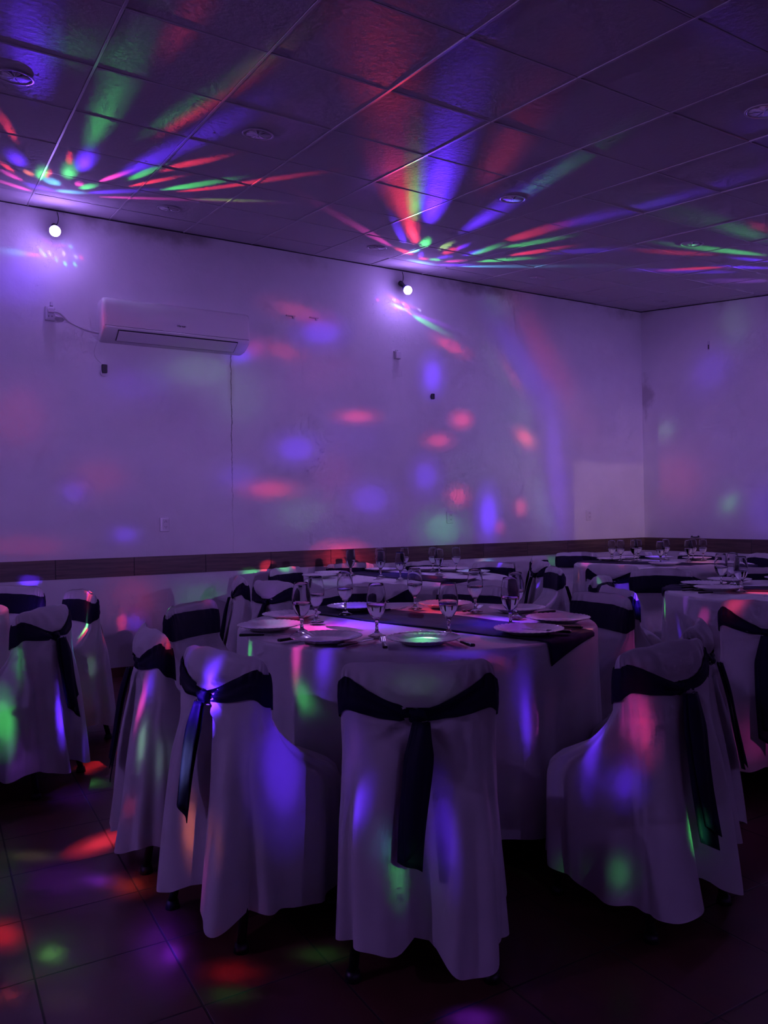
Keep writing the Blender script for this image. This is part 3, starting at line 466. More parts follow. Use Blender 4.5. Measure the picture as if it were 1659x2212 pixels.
 (3, (1.593, 2.189, 0.792), (0.217, -0.127, -0.004), (-0, 0.001, -0.044), (0.1, 0.02, 1), 166.6),
 (3, (1.81, 2.13, 0.631), (-0.001, 0.002, -0.145), (-0.047, 0.027, 0.001), (0.1, 0.02, 1), 275.8),
 (3, (1.81, 2.13, 0.631), (-0.003, 0.003, -0.257), (-0.083, 0.049, 0.001), (0.1, 0.02, 1), 126.4),
 (5, (1.204, 2.495, 0.689), (-0.001, 0.002, -0.145), (-0.047, 0.028, 0.001), (0.1, 0.02, 1), 234.3),
 (5, (1.204, 2.495, 0.689), (-0.003, 0.003, -0.258), (-0.083, 0.049, 0.001), (0.1, 0.02, 1), 107.4),
 (3, (1.815, 2.121, 0.533), (-0.001, 0.001, -0.108), (-0.012, 0.007, 0), (0.1, 0.02, 1), 699.9),
 (3, (1.815, 2.121, 0.533), (-0.002, 0.003, -0.192), (-0.022, 0.013, 0), (0.1, 0.02, 1), 320.8),
 (3, (1.963, 1.507, 0.319), (-0.001, 0.001, -0.051), (-0.026, 0.015, 0), (0.1, 1, 0.2), 1708.3),
 (3, (1.963, 1.507, 0.319), (-0.001, 0.001, -0.091), (-0.046, 0.027, 0.001), (0.1, 1, 0.2), 783),
 (5, (3.214, 2.282, 0.833), (0.09, -0.053, -0.002), (-0.001, 0.001, -0.062), (1, 0.04, 0.07), 691.7),
 (5, (3.214, 2.282, 0.833), (0.159, -0.093, -0.003), (-0.001, 0.001, -0.109), (1, 0.04, 0.07), 317),
 (3, (3.151, 2.168, 0.243), (0.098, -0.058, -0.002), (-0.001, 0.002, -0.114), (1, 0.06, 0.55), 105.8),
 (3, (3.151, 2.168, 0.243), (0.174, -0.102, -0.003), (-0.002, 0.003, -0.202), (1, 0.06, 0.55), 48.5),
 (0, (3.796, 3.159, 0.7), (-0, 0.001, -0.043), (-0.024, 0.014, 0), (0.1, 1, 0.2), 565.8),
 (0, (3.796, 3.159, 0.7), (-0.001, 0.001, -0.076), (-0.042, 0.025, 0.001), (0.1, 1, 0.2), 259.3),
 (6, (3.644, 2.891, 0.767), (0.074, -0.043, -0.001), (-0.001, 0.001, -0.063), (0.35, 0.08, 1), 319),
 (6, (3.644, 2.891, 0.767), (0.131, -0.077, -0.002), (-0.001, 0.001, -0.111), (0.35, 0.08, 1), 146.2),
 (3, (4.134, 2.754, 0.802), (0.102, -0.059, -0.002), (-0, 0, -0.015), (1, 0.04, 0.07), 3191.5),
 (3, (4.134, 2.754, 0.802), (0.18, -0.105, -0.003), (-0, 0, -0.026), (1, 0.04, 0.07), 1462.8),
 (5, (3.23, 2.257, 0.851), (0.081, -0.048, -0.001), (-0.001, 0.001, -0.057), (1, 0.06, 0.55), 98.5),
 (5, (3.23, 2.257, 0.851), (0.144, -0.085, -0.003), (-0.001, 0.001, -0.1), (1, 0.06, 0.55), 45.2),
 (5, (3.606, 2.744, 0.7), (0.043, -0.025, -0.001), (-0, 0.001, -0.039), (1, 0.06, 0.55), 377.8),
 (5, (3.606, 2.744, 0.7), (0.076, -0.045, -0.001), (-0.001, 0.001, -0.068), (1, 0.06, 0.55), 173.2),
 (0, (3.655, 2.936, 0.566), (0.1, -0.058, -0.002), (-0, 0.001, -0.04), (0.1, 0.02, 1), 360.9),
 (0, (3.655, 2.936, 0.566), (0.176, -0.103, -0.003), (-0.001, 0.001, -0.072), (0.1, 0.02, 1), 165.4),
 (3, (0.275, 3.921, 0.363), (-0.001, 0.002, -0.121), (-0.036, 0.021, 0.001), (0.1, 1, 0.2), 1734.3),
 (3, (0.275, 3.921, 0.363), (-0.002, 0.003, -0.214), (-0.064, 0.037, 0.001), (0.1, 1, 0.2), 794.9),
 (3, (0.338, 3.905, 0.632), (-0.001, 0.001, -0.093), (-0.02, 0.012, 0), (0.1, 1, 0.2), 272.2),
 (3, (0.338, 3.905, 0.632), (-0.002, 0.002, -0.165), (-0.036, 0.021, 0.001), (0.1, 1, 0.2), 124.8),
 (3, (0.607, 5.363, 0.732), (0.095, -0.056, -0.002), (-0.001, 0.001, -0.065), (0.35, 0.08, 1), 4320),
 (3, (0.607, 5.363, 0.732), (0.169, -0.099, -0.003), (-0.001, 0.002, -0.115), (0.35, 0.08, 1), 1980),
 (3, (0.52, 3.929, 0.368), (-0.001, 0.002, -0.115), (-0.019, 0.011, 0), (0.1, 0.02, 1), 5809.1),
 (3, (0.52, 3.929, 0.368), (-0.002, 0.003, -0.205), (-0.033, 0.019, 0.001), (0.1, 0.02, 1), 2662.5),
 (0, (0.342, 4.767, 0.801), (0.029, -0.022, 0), (-0.023, -0.323, 0), (1, 0.04, 0.07), 130.5),
 (0, (0.342, 4.767, 0.801), (0.051, -0.04, 0), (-0.042, -0.572, 0), (1, 0.04, 0.07), 59.8),
 (3, (0.292, 3.87, 0.205), (0.119, -0.07, -0.002), (-0.001, 0.002, -0.115), (0.35, 0.08, 1), 182.8),
 (3, (0.292, 3.87, 0.205), (0.21, -0.123, -0.004), (-0.002, 0.003, -0.203), (0.35, 0.08, 1), 83.8),
 (6, (0.801, 4.839, 0.854), (-0, 0.001, -0.042), (-0.031, 0.018, 0.001), (0.1, 0.02, 1), 534.3),
 (6, (0.801, 4.839, 0.854), (-0.001, 0.001, -0.075), (-0.055, 0.032, 0.001), (0.1, 0.02, 1), 244.9),
 (2, (0.621, 4.207, 0.59), (-0.001, 0.001, -0.104), (-0.02, 0.012, 0), (0.12, 0.55, 1), 411.3),
 (2, (0.621, 4.207, 0.59), (-0.002, 0.002, -0.184), (-0.036, 0.021, 0.001), (0.12, 0.55, 1), 188.5),
 (5, (0.77, 4.738, 0.684), (-0.001, 0.001, -0.071), (-0.015, 0.009, 0), (0.1, 1, 0.2), 4320),
 (5, (0.77, 4.738, 0.684), (-0.001, 0.002, -0.125), (-0.027, 0.016, 0), (0.1, 1, 0.2), 1980),
 (3, (0.779, 4.662, 0.441), (-0.001, 0.001, -0.058), (-0.03, 0.018, 0.001), (0.25, 0.55, 0.35), 346),
 (3, (0.779, 4.662, 0.441), (-0.001, 0.001, -0.103), (-0.053, 0.031, 0.001), (0.25, 0.55, 0.35), 158.6),
 (3, (0.651, 6.538, 0.821), (0.065, 0, -0.004), (-0, 0, -0.035), (0.1, 0.02, 1), 6480),
 (3, (0.651, 6.538, 0.821), (0.115, 0, -0.006), (-0.001, 0, -0.063), (0.1, 0.02, 1), 2970),
 (0, (4.307, 5.334, 0.85), (0.085, -0.05, -0.002), (-0, 0.001, -0.04), (0.1, 0.02, 1), 940),
 (0, (4.307, 5.334, 0.85), (0.15, -0.088, -0.003), (-0.001, 0.001, -0.071), (0.1, 0.02, 1), 430.8),
 (4, (5.087, 6.547, 0.783), (0.095, 0, -0.004), (-0.001, -0, -0.032), (0.12, 0.55, 1), 944),
 (4, (5.087, 6.547, 0.783), (0.169, 0, -0.007), (-0.001, -0, -0.058), (0.12, 0.55, 1), 432.7),
 (4, (2.555, 6.05, 0.856), (0.089, -0.052, -0.002), (-0, 0, -0.034), (0.1, 1, 0.2), 2127.4),
 (4, (2.555, 6.05, 0.856), (0.157, -0.092, -0.003), (-0.001, 0.001, -0.061), (0.1, 1, 0.2), 975.1),
 (4, (2.608, 6.538, 0.838), (0.044, 0, -0.002), (-0, 0, -0.032), (1, 0.04, 0.07), 4320),
 (4, (2.608, 6.538, 0.838), (0.078, 0, -0.004), (-0.001, 0, -0.057), (1, 0.04, 0.07), 1980),
 (0, (1.92, 5.431, 0.845), (-0.001, 0.001, -0.06), (-0.032, 0.019, 0.001), (1, 0.04, 0.07), 166),
 (0, (1.92, 5.431, 0.845), (-0.001, 0.001, -0.106), (-0.057, 0.033, 0.001), (1, 0.04, 0.07), 76.1),
 (5, (1.908, 4.734, 0.772), (0.086, -0.05, -0.002), (-0.001, 0.001, -0.067), (0.35, 0.08, 1), 116.6),
 (5, (1.908, 4.734, 0.772), (0.153, -0.089, -0.003), (-0.001, 0.002, -0.118), (0.35, 0.08, 1), 53.4),
 (1, (4.736, 5.387, 0.846), (-0.001, 0.001, -0.084), (-0.032, 0.019, 0.001), (1, 0.22, 0.1), 103.4),
 (1, (4.736, 5.387, 0.846), (-0.002, 0.002, -0.148), (-0.057, 0.033, 0.001), (1, 0.22, 0.1), 47.4),
 (2, (6.001, 6.547, 0.744), (0.124, 0, -0.005), (-0.001, 0, -0.047), (0.1, 1, 0.2), 75.6),
 (2, (6.001, 6.547, 0.744), (0.223, 0, -0.009), (-0.002, 0, -0.084), (0.1, 1, 0.2), 68),
 (2, (5.927, 4.519, 0.807), (0.103, -0.101, 0), (-0.815, -0.62, 0), (1, 0.22, 0.1), 94.1),
 (2, (5.927, 4.519, 0.807), (0.182, -0.18, 0), (-1.444, -1.099, 0), (1, 0.22, 0.1), 43.1),
 (0, (5.088, 5.188, 0.713), (0.048, -0.028, -0.001), (-0.001, 0.001, -0.056), (1, 0.22, 0.1), 172.7),
 (0, (5.088, 5.188, 0.713), (0.085, -0.05, -0.002), (-0.001, 0.001, -0.099), (1, 0.22, 0.1), 79.2),
 (4, (3.795, 3.68, 0.81), (0.041, -0.024, -0.001), (-0, 0, -0.034), (0.1, 1, 0.2), 402.6),
 (4, (3.795, 3.68, 0.81), (0.072, -0.042, -0.001), (-0.001, 0.001, -0.059), (0.1, 1, 0.2), 184.5),
 (5, (4.732, 4.343, 0.684), (0.091, -0.053, -0.002), (-0, 0.001, -0.049), (0.1, 0.02, 1), 1270.9),
 (5, (4.732, 4.343, 0.684), (0.161, -0.094, -0.003), (-0.001, 0.001, -0.086), (0.1, 0.02, 1), 582.5),
 (0, (4.016, 4.389, 0.611), (-0.001, 0.002, -0.115), (-0.046, 0.027, 0.001), (0.35, 0.08, 1), 128.3),
 (0, (4.016, 4.389, 0.611), (-0.002, 0.003, -0.204), (-0.082, 0.048, 0.001), (0.35, 0.08, 1), 58.8),
 (1, (3.272, 5.37, 0.803), (0.112, -0.102, 0), (-0.14, -0.229, 0), (0.1, 0.02, 1), 407),
 (1, (3.272, 5.37, 0.803), (0.199, -0.181, 0), (-0.248, -0.406, 0), (0.1, 0.02, 1), 186.5),
 (1, (3.295, 4.9, 0.804), (0.038, -0.034, 0), (-0.081, -0.12, 0), (1, 0.04, 0.07), 779.3),
 (1, (3.295, 4.9, 0.804), (0.067, -0.06, 0), (-0.143, -0.212, 0), (1, 0.04, 0.07), 357.2),
 (1, (3.784, 5.054, 0.825), (0.076, -0.07, 0), (-0.136, -0.181, 0), (0.12, 0.55, 1), 79.3),
 (1, (3.784, 5.054, 0.825), (0.134, -0.125, 0), (-0.241, -0.322, 0), (0.12, 0.55, 1), 36.4),
 (1, (3.013, 4.396, 0.801), (0.032, -0.027, 0), (-0.171, -0.249, 0), (1, 0.06, 0.55), 206.8),
 (1, (3.013, 4.396, 0.801), (0.057, -0.048, 0), (-0.303, -0.441, 0), (1, 0.06, 0.55), 94.8),
 (1, (2.624, 4.952, 0.799), (0.115, -0.099, -0), (-0.262, -0.493, -0), (0.35, 0.08, 1), 30.6),
 (1, (2.624, 4.952, 0.799), (0.203, -0.175, -0), (-0.465, -0.874, -0), (0.35, 0.08, 1), 14),
 (1, (6.331, 5.348, 0.799), (0.054, -0.056, 0), (-0.266, -0.225, 0), (0.1, 0.02, 1), 491.5),
 (1, (6.331, 5.348, 0.799), (0.096, -0.1, 0), (-0.472, -0.398, 0), (0.1, 0.02, 1), 225.3),
 (1, (5.397, 5.408, 0.804), (0.027, -0.027, 0), (-0.321, -0.32, 0), (1, 0.06, 0.55), 198.5),
 (1, (5.397, 5.408, 0.804), (0.047, -0.047, 0), (-0.568, -0.568, 0), (1, 0.06, 0.55), 91),
 (1, (4.765, 4.37, 0.854), (0.035, -0.021, -0.001), (-0, 0, -0.02), (1, 0.04, 0.07), 148.3),
 (1, (4.765, 4.37, 0.854), (0.062, -0.036, -0.001), (-0, 0, -0.036), (1, 0.04, 0.07), 68),
 (4, (5.026, 6.547, 0.81), (0.054, 0, -0.002), (-0, 0, -0.016), (1, 0.22, 0.1), 470.8),
 (4, (5.026, 6.547, 0.81), (0.096, 0, -0.004), (-0.001, 0, -0.029), (1, 0.22, 0.1), 215.8),
 (1, (1.728, 2.842, 0.8), (0.583, -0.433, 0), (-0.311, -0.509, 0), (0.48, 0.3, 1), 143),  # lavender wash added to brighten the foreground tabletop
 (1, (1.728, 2.842, 0.8), (1.033, -0.768, 0), (-0.551, -0.902, 0), (0.48, 0.3, 1), 65.5),
 (2, (1.945, 2.669, 0.805), (0.432, -0.322, 0), (-0.311, -0.424, 0), (1, 0.06, 0.55), 304.1),
 (2, (1.945, 2.669, 0.805), (0.765, -0.571, 0), (-0.551, -0.752, 0), (1, 0.06, 0.55), 139.4),
 (1, (3.243, 5.252, 0.804), (0.614, -0.553, 0), (-0.446, -0.721, 0), (0.48, 0.3, 1), 79.7),  # further lavender washes added over the other tabletops
 (1, (3.243, 5.252, 0.804), (1.089, -0.981, 0), (-0.791, -1.278, 0), (0.48, 0.3, 1), 36.6),
 (1, (6.248, 5.221, 0.817), (0.653, -0.383, -0.012), (-0.001, 0.001, -0.061), (0.48, 0.3, 1), 107.6),
 (1, (6.248, 5.221, 0.817), (1.158, -0.679, -0.021), (-0.001, 0.001, -0.107), (0.48, 0.3, 1), 49.3),
 (1, (4.093, 2.981, 0.826), (0.286, -0.242, 0), (-0.501, -0.364, 0), (0.48, 0.3, 1), 72.3),
 (1, (4.093, 2.981, 0.826), (0.507, -0.43, 0), (-0.889, -0.645, 0), (0.48, 0.3, 1), 33.1),
 (3, (2.4, 6.5, 2), (8, 0, 0), (0, 0, 2.2), (0.47, 0.25, 1), 484.6),  # broad violet washes added to lift the walls, aimed above the chairs
 (4, (4.4, 6.5, 2), (8, 0, 0), (0, 0, 2.2), (0.47, 0.25, 1), 468.4),
 (5, (7.5, 4, 2.2), (0, 5, 0), (0, 0, 2), (0.47, 0.25, 1), 625.1),
 (3, (6.6, 6.5, 1.6), (1.8, 0, 0), (0, 0, 1.3), (0.9, 0.5, 0.5), 337),  # soft warm wash added around the doorway patch in the corner
]


def add_beam(src, T, a, b, color, watts):
    """one coloured beam of a party bulb, or an added wash: an elliptical spot aimed at T, a and b are the half axes of the patch it makes there"""
    L = Vector(BULBS[src][0]); T = Vector(T); d = T - L; r = d.length; d.normalize()
    L = L + d*0.06; r -= 0.06
    t1 = d.orthogonal().normalized(); t2 = d.cross(t1)
    M = np.array([[Vector(a).dot(t1), Vector(b).dot(t1)], [Vector(a).dot(t2), Vector(b).dot(t2)]])/r
    Uu, S, _ = np.linalg.svd(M)
    s0 = max(S[0], 0.004); s1 = max(S[1], 0.004)
    ax = (t1*float(Uu[0, 0]) + t2*float(Uu[1, 0])).normalized()
    ay = (-d).cross(ax)
    ld = bpy.data.lights.new('beam', 'SPOT')
    ld.energy = watts; ld.color = color; ld.shadow_soft_size = 0.012
    ang = min(2*math.atan(s0), 2.9); ld.spot_size = ang; ld.spot_blend = 1.0
    lo = bpy.data.objects.new('beam', ld); COL.objects.link(lo)
    m = Matrix(((ax.x, ay.x, -d.x, L.x), (ax.y, ay.y, -d.y, L.y), (ax.z, ay.z, -d.z, L.z), (0, 0, 0, 1)))
    lo.matrix_world = m @ Matrix.Diagonal((1.0, s1/s0, 1.0, 1.0))
    return lo

for _b in BEAMS:
    add_beam(*_b)

# pale warm light falling through the doorway behind the camera onto the lower corner of the long wall
def door_light(L, T, hx, hz, watts):
    L = Vector(L); T = Vector(T); d = (T-L); r = d.length; d.normalize()
    ld = bpy.data.lights.new('door_light', 'SPOT'); ld.energy = watts; ld.color = (1.0, 0.66, 0.62); ld.shadow_soft_size = 0.03
    ld.spot_size = 2*math.atan(1.5*max(hx, hz)/r); ld.spot_blend = 0.1
    lo = bpy.data.objects.new('door_light', ld); COL.objects.link(lo)
    x = d.cross(Vector((0, 0, 1))).normalized(); y = x.cross(d)
    lo.matrix_world = Matrix(((x.x, y.x, -d.x, L.x), (x.y, y.y, -d.y, L.y), (x.z, y.z, -d.z, L.z), (0, 0, 0, 1)))
    co = abs(d.y); ld.use_nodes = True; nt = ld.node_tree; em = nt.nodes['Emission']
    tc = nt.nodes.new('ShaderNodeTexCoord'); sp = nt.nodes.new('ShaderNodeSeparateXYZ'); nt.links.new(tc.outputs['Normal'], sp.inputs[0])
    f = []
    for k, h in ((0, hx*co/r), (1, hz/r)):
        dv = nt.nodes.new('ShaderNodeMath'); dv.operation = 'DIVIDE'; nt.links.new(sp.outputs[k], dv.inputs[0]); nt.links.new(sp.outputs[2], dv.inputs[1])
        ab = nt.nodes.new('ShaderNodeMath'); ab.operation = 'ABSOLUTE'; nt.links.new(dv.outputs[0], ab.inputs[0])
        mr = nt.nodes.new('ShaderNodeMapRange'); mr.interpolation_type = 'SMOOTHSTEP'; nt.links.new(ab.outputs[0], mr.inputs[0])
        mr.inputs[1].default_value = h*.92; mr.inputs[2].default_value = h*1.05; mr.inputs[3].default_value = 1; mr.inputs[4].default_value = 0
        f.append(mr.outputs[0])
    mu = nt.nodes.new('ShaderNodeMath'); mu.operation = 'MULTIPLY'; nt.links.new(f[0], mu.inputs[0]); nt.links.new(f[1], mu.inputs[1])
    nt.links.new(mu.outputs[0], em.inputs['Strength'])
door_light((2.6, -3.2, 1.9), (6.95, 6.547, 1.39), .60, .49, 330)

# ------------------------------------------------------------------ helpers
def tag(o, label=None, cat=None, group=None, kind=None):
    if label: o['label'] = label
    if cat: o['category'] = cat
    if group: o['group'] = group
    if kind: o['kind'] = kind
    return o

def mesh_obj(name, verts, faces, mat, parent=None, smooth=True, loc=None):
    me = bpy.data.meshes.new(name)
    me.from_pydata([tuple(map(float, v)) for v in verts], [], [tuple(int(i) for i in f) for f in faces])
    me.update()
    if smooth:
        me.polygons.foreach_set('use_smooth', [True]*len(me.polygons))
    if mat: me.materials.append(mat)
    o = bpy.data.objects.new(name, me); COL.objects.link(o)
    if parent: o.parent = parent
    if loc: o.location = loc
    return o

def bm_obj(name, bm, mat, parent=None, smooth=False):
    me = bpy.data.meshes.new(name); bmesh.ops.recalc_face_normals(bm, faces=bm.faces); bm.to_mesh(me); bm.free()
    if smooth: me.polygons.foreach_set('use_smooth', [True]*len(me.polygons))
    if mat: me.materials.append(mat)
    o = bpy.data.objects.new(name, me); COL.objects.link(o)
    if parent: o.parent = parent
    return o

def empty(name, loc=(0, 0, 0), rz=0.0):
    o = bpy.data.objects.new(name, None); COL.objects.link(o)
    o.location = loc; o.rotation_euler = (0, 0, rz); o.empty_display_size = 0.1
    return o

def bm_box(bm, x0, x1, y0, y1, z0, z1, bev=0.0, seg=2):
    r = bmesh.ops.create_cube(bm, size=1.0)
    vs = r['verts']
    for v in vs:
        v.co = Vector(((x0+x1)/2 + v.co.x*(x1-x0), (y0+y1)/2 + v.co.y*(y1-y0), (z0+z1)/2 + v.co.z*(z1-z0)))
    if bev > 0:
        es = list({e for v in vs for e in v.link_edges})
        bmesh.ops.bevel(bm, geom=es, offset=bev, segments=seg, profile=0.5, affect='EDGES')

def box(name, x0, x1, y0, y1, z0, z1, mat, parent=None, bev=0.0, smooth=False):
    bm = bmesh.new(); bm_box(bm, x0, x1, y0, y1, z0, z1, bev)
    return bm_obj(name, bm, mat, parent, smooth)

def ring_mesh(rings, closed_u=True, cap0=False, cap1=False):
    """rings: list of (N,3) arrays -> verts, faces"""
    V = np.concatenate(rings); N = len(rings[0]); F = []
    for j in range(len(rings)-1):
        for i in range(N if closed_u else N-1):
            k = (i+1) % N
            F.append((j*N+i, j*N+k, (j+1)*N+k, (j+1)*N+i))
    if cap0: F.append(tuple(range(N-1, -1, -1)))
    if cap1: F.append(tuple((len(rings)-1)*N + i for i in range(N)))
    return V, F

def lathe(name, prof, mat, parent=None, N=48, loc=(0, 0, 0), smooth=True):
    th = np.linspace(0, 2*np.pi, N, endpoint=False)
    rings = [np.stack([r*np.cos(th)+loc[0], r*np.sin(th)+loc[1], np.full(N, z+loc[2])], 1) for r, z in prof]
    V, F = ring_mesh(rings, cap0=prof[0][0] > 1e-5, cap1=prof[-1][0] > 1e-5)
    return mesh_obj(name, V, F, mat, parent, smooth)

def tube(name, pts, rad, mat, parent=None, N=10):
    pts = [Vector(p) for p in pts]; rings = []
    up = Vector((0.13, 0.31, 0.94))
    for i, p in enumerate(pts):
        t = (pts[min(i+1, len(pts)-1)] - pts[max(i-1, 0)]).normalized()
        a = t.cross(up)
        if a.length < 1e-4: a = t.orthogonal()
        a.normalize(); b = t.cross(a)
        r = rad[i] if isinstance(rad, (list, tuple)) else rad
        rings.append(np.array([list(p + a*(r*math.cos(2*math.pi*k/N)) + b*(r*math.sin(2*math.pi*k/N))) for k in range(N)]))
    V, F = ring_mesh(rings, cap0=True, cap1=True)
    return mesh_obj(name, V, F, mat, parent)

def bez(p, n=24):
    """smooth curve through control points"""
    p = [Vector(q) for q in p]; out = []
    for i in range(len(p)-1):
        p0 = p[max(i-1, 0)]; p1 = p[i]; p2 = p[i+1]; p3 = p[min(i+2, len(p)-1)]
        for k in range(n):
            t = k/n
            out.append(0.5*((2*p1) + (p2-p0)*t + (2*p0-5*p1+4*p2-p3)*t*t + (3*p1-p0-3*p2+p3)*t**3))
    out.append(p[-1]); return out

# ------------------------------------------------------------------ materials
def new_mat(name):
    m = bpy.data.materials.new(name); m.use_nodes = True
    nt = m.node_tree; b = nt.nodes['Principled BSDF']
    return m, nt, b
def simple(name, col, rough=0.5, metal=0.0, spec=0.5, bump=0.0, bscale=80.0, coat=0.0, sheen=0.0):
    m, nt, b = new_mat(name)
    b.inputs['Base Color'].default_value = (*col, 1); b.inputs['Roughness'].default_value = rough
    b.inputs['Metallic'].default_value = metal; b.inputs['Specular IOR Level'].default_value = spec
    b.inputs['Coat Weight'].default_value = coat; b.inputs['Sheen Weight'].default_value = sheen
    if bump > 0:
        tc = nt.nodes.new('ShaderNodeTexCoord'); n = nt.nodes.new('ShaderNodeTexNoise'); n.inputs['Scale'].default_value = bscale
        n.inputs['Detail'].default_value = 4
        bp = nt.nodes.new('ShaderNodeBump'); bp.inputs['Strength'].default_value = bump; bp.inputs['Distance'].default_value = 0.01
        nt.links.new(tc.outputs['Object'], n.inputs['Vector']); nt.links.new(n.outputs['Fac'], bp.inputs['Height'])
        nt.links.new(bp.outputs['Normal'], b.inputs['Normal'])
    return m
def math_node(nt, op, a, b=None, c=None):
    n = nt.nodes.new('ShaderNodeMath'); n.operation = op
    for i, v in enumerate((a, b, c)):
        if v is None: continue
        if isinstance(v, (int, float)): n.inputs[i].default_value = v
        else: nt.links.new(v, n.inputs[i])
    return n.outputs[0]
def mix_col(nt, fac, c1, c2):
    n = nt.nodes.new('ShaderNodeMix'); n.data_type = 'RGBA'
    if isinstance(fac, float): n.inputs[0].default_value = fac
    else: nt.links.new(fac, n.inputs[0])
    for i, c in ((6, c1), (7, c2)):
        if isinstance(c, tuple): n.inputs[i].default_value = (*c, 1)
        else: nt.links.new(c, n.inputs[i])
    return n.outputs[2]
def noise(nt, vec, scale, detail=4, rough=0.55):
    n = nt.nodes.new('ShaderNodeTexNoise'); n.inputs['Scale'].default_value = scale; n.inputs['Detail'].default_value = detail
    n.inputs['Roughness'].default_value = rough; nt.links.new(vec, n.inputs['Vector']); return n.outputs['Fac']
def ramp(nt, v, lo, hi):
    n = nt.nodes.new('ShaderNodeMapRange'); n.interpolation_type = 'SMOOTHSTEP'
    n.inputs[1].default_value = lo; n.inputs[2].default_value = hi; nt.links.new(v, n.inputs[0]); return n.outputs[0]
def bump(nt, b, h, strength, dist):
    bp = nt.nodes.new('ShaderNodeBump'); bp.inputs['Strength'].default_value = strength; bp.inputs['Distance'].default_value = dist
    nt.links.new(h, bp.inputs['Height']); nt.links.new(bp.outputs['Normal'], b.inputs['Normal'])

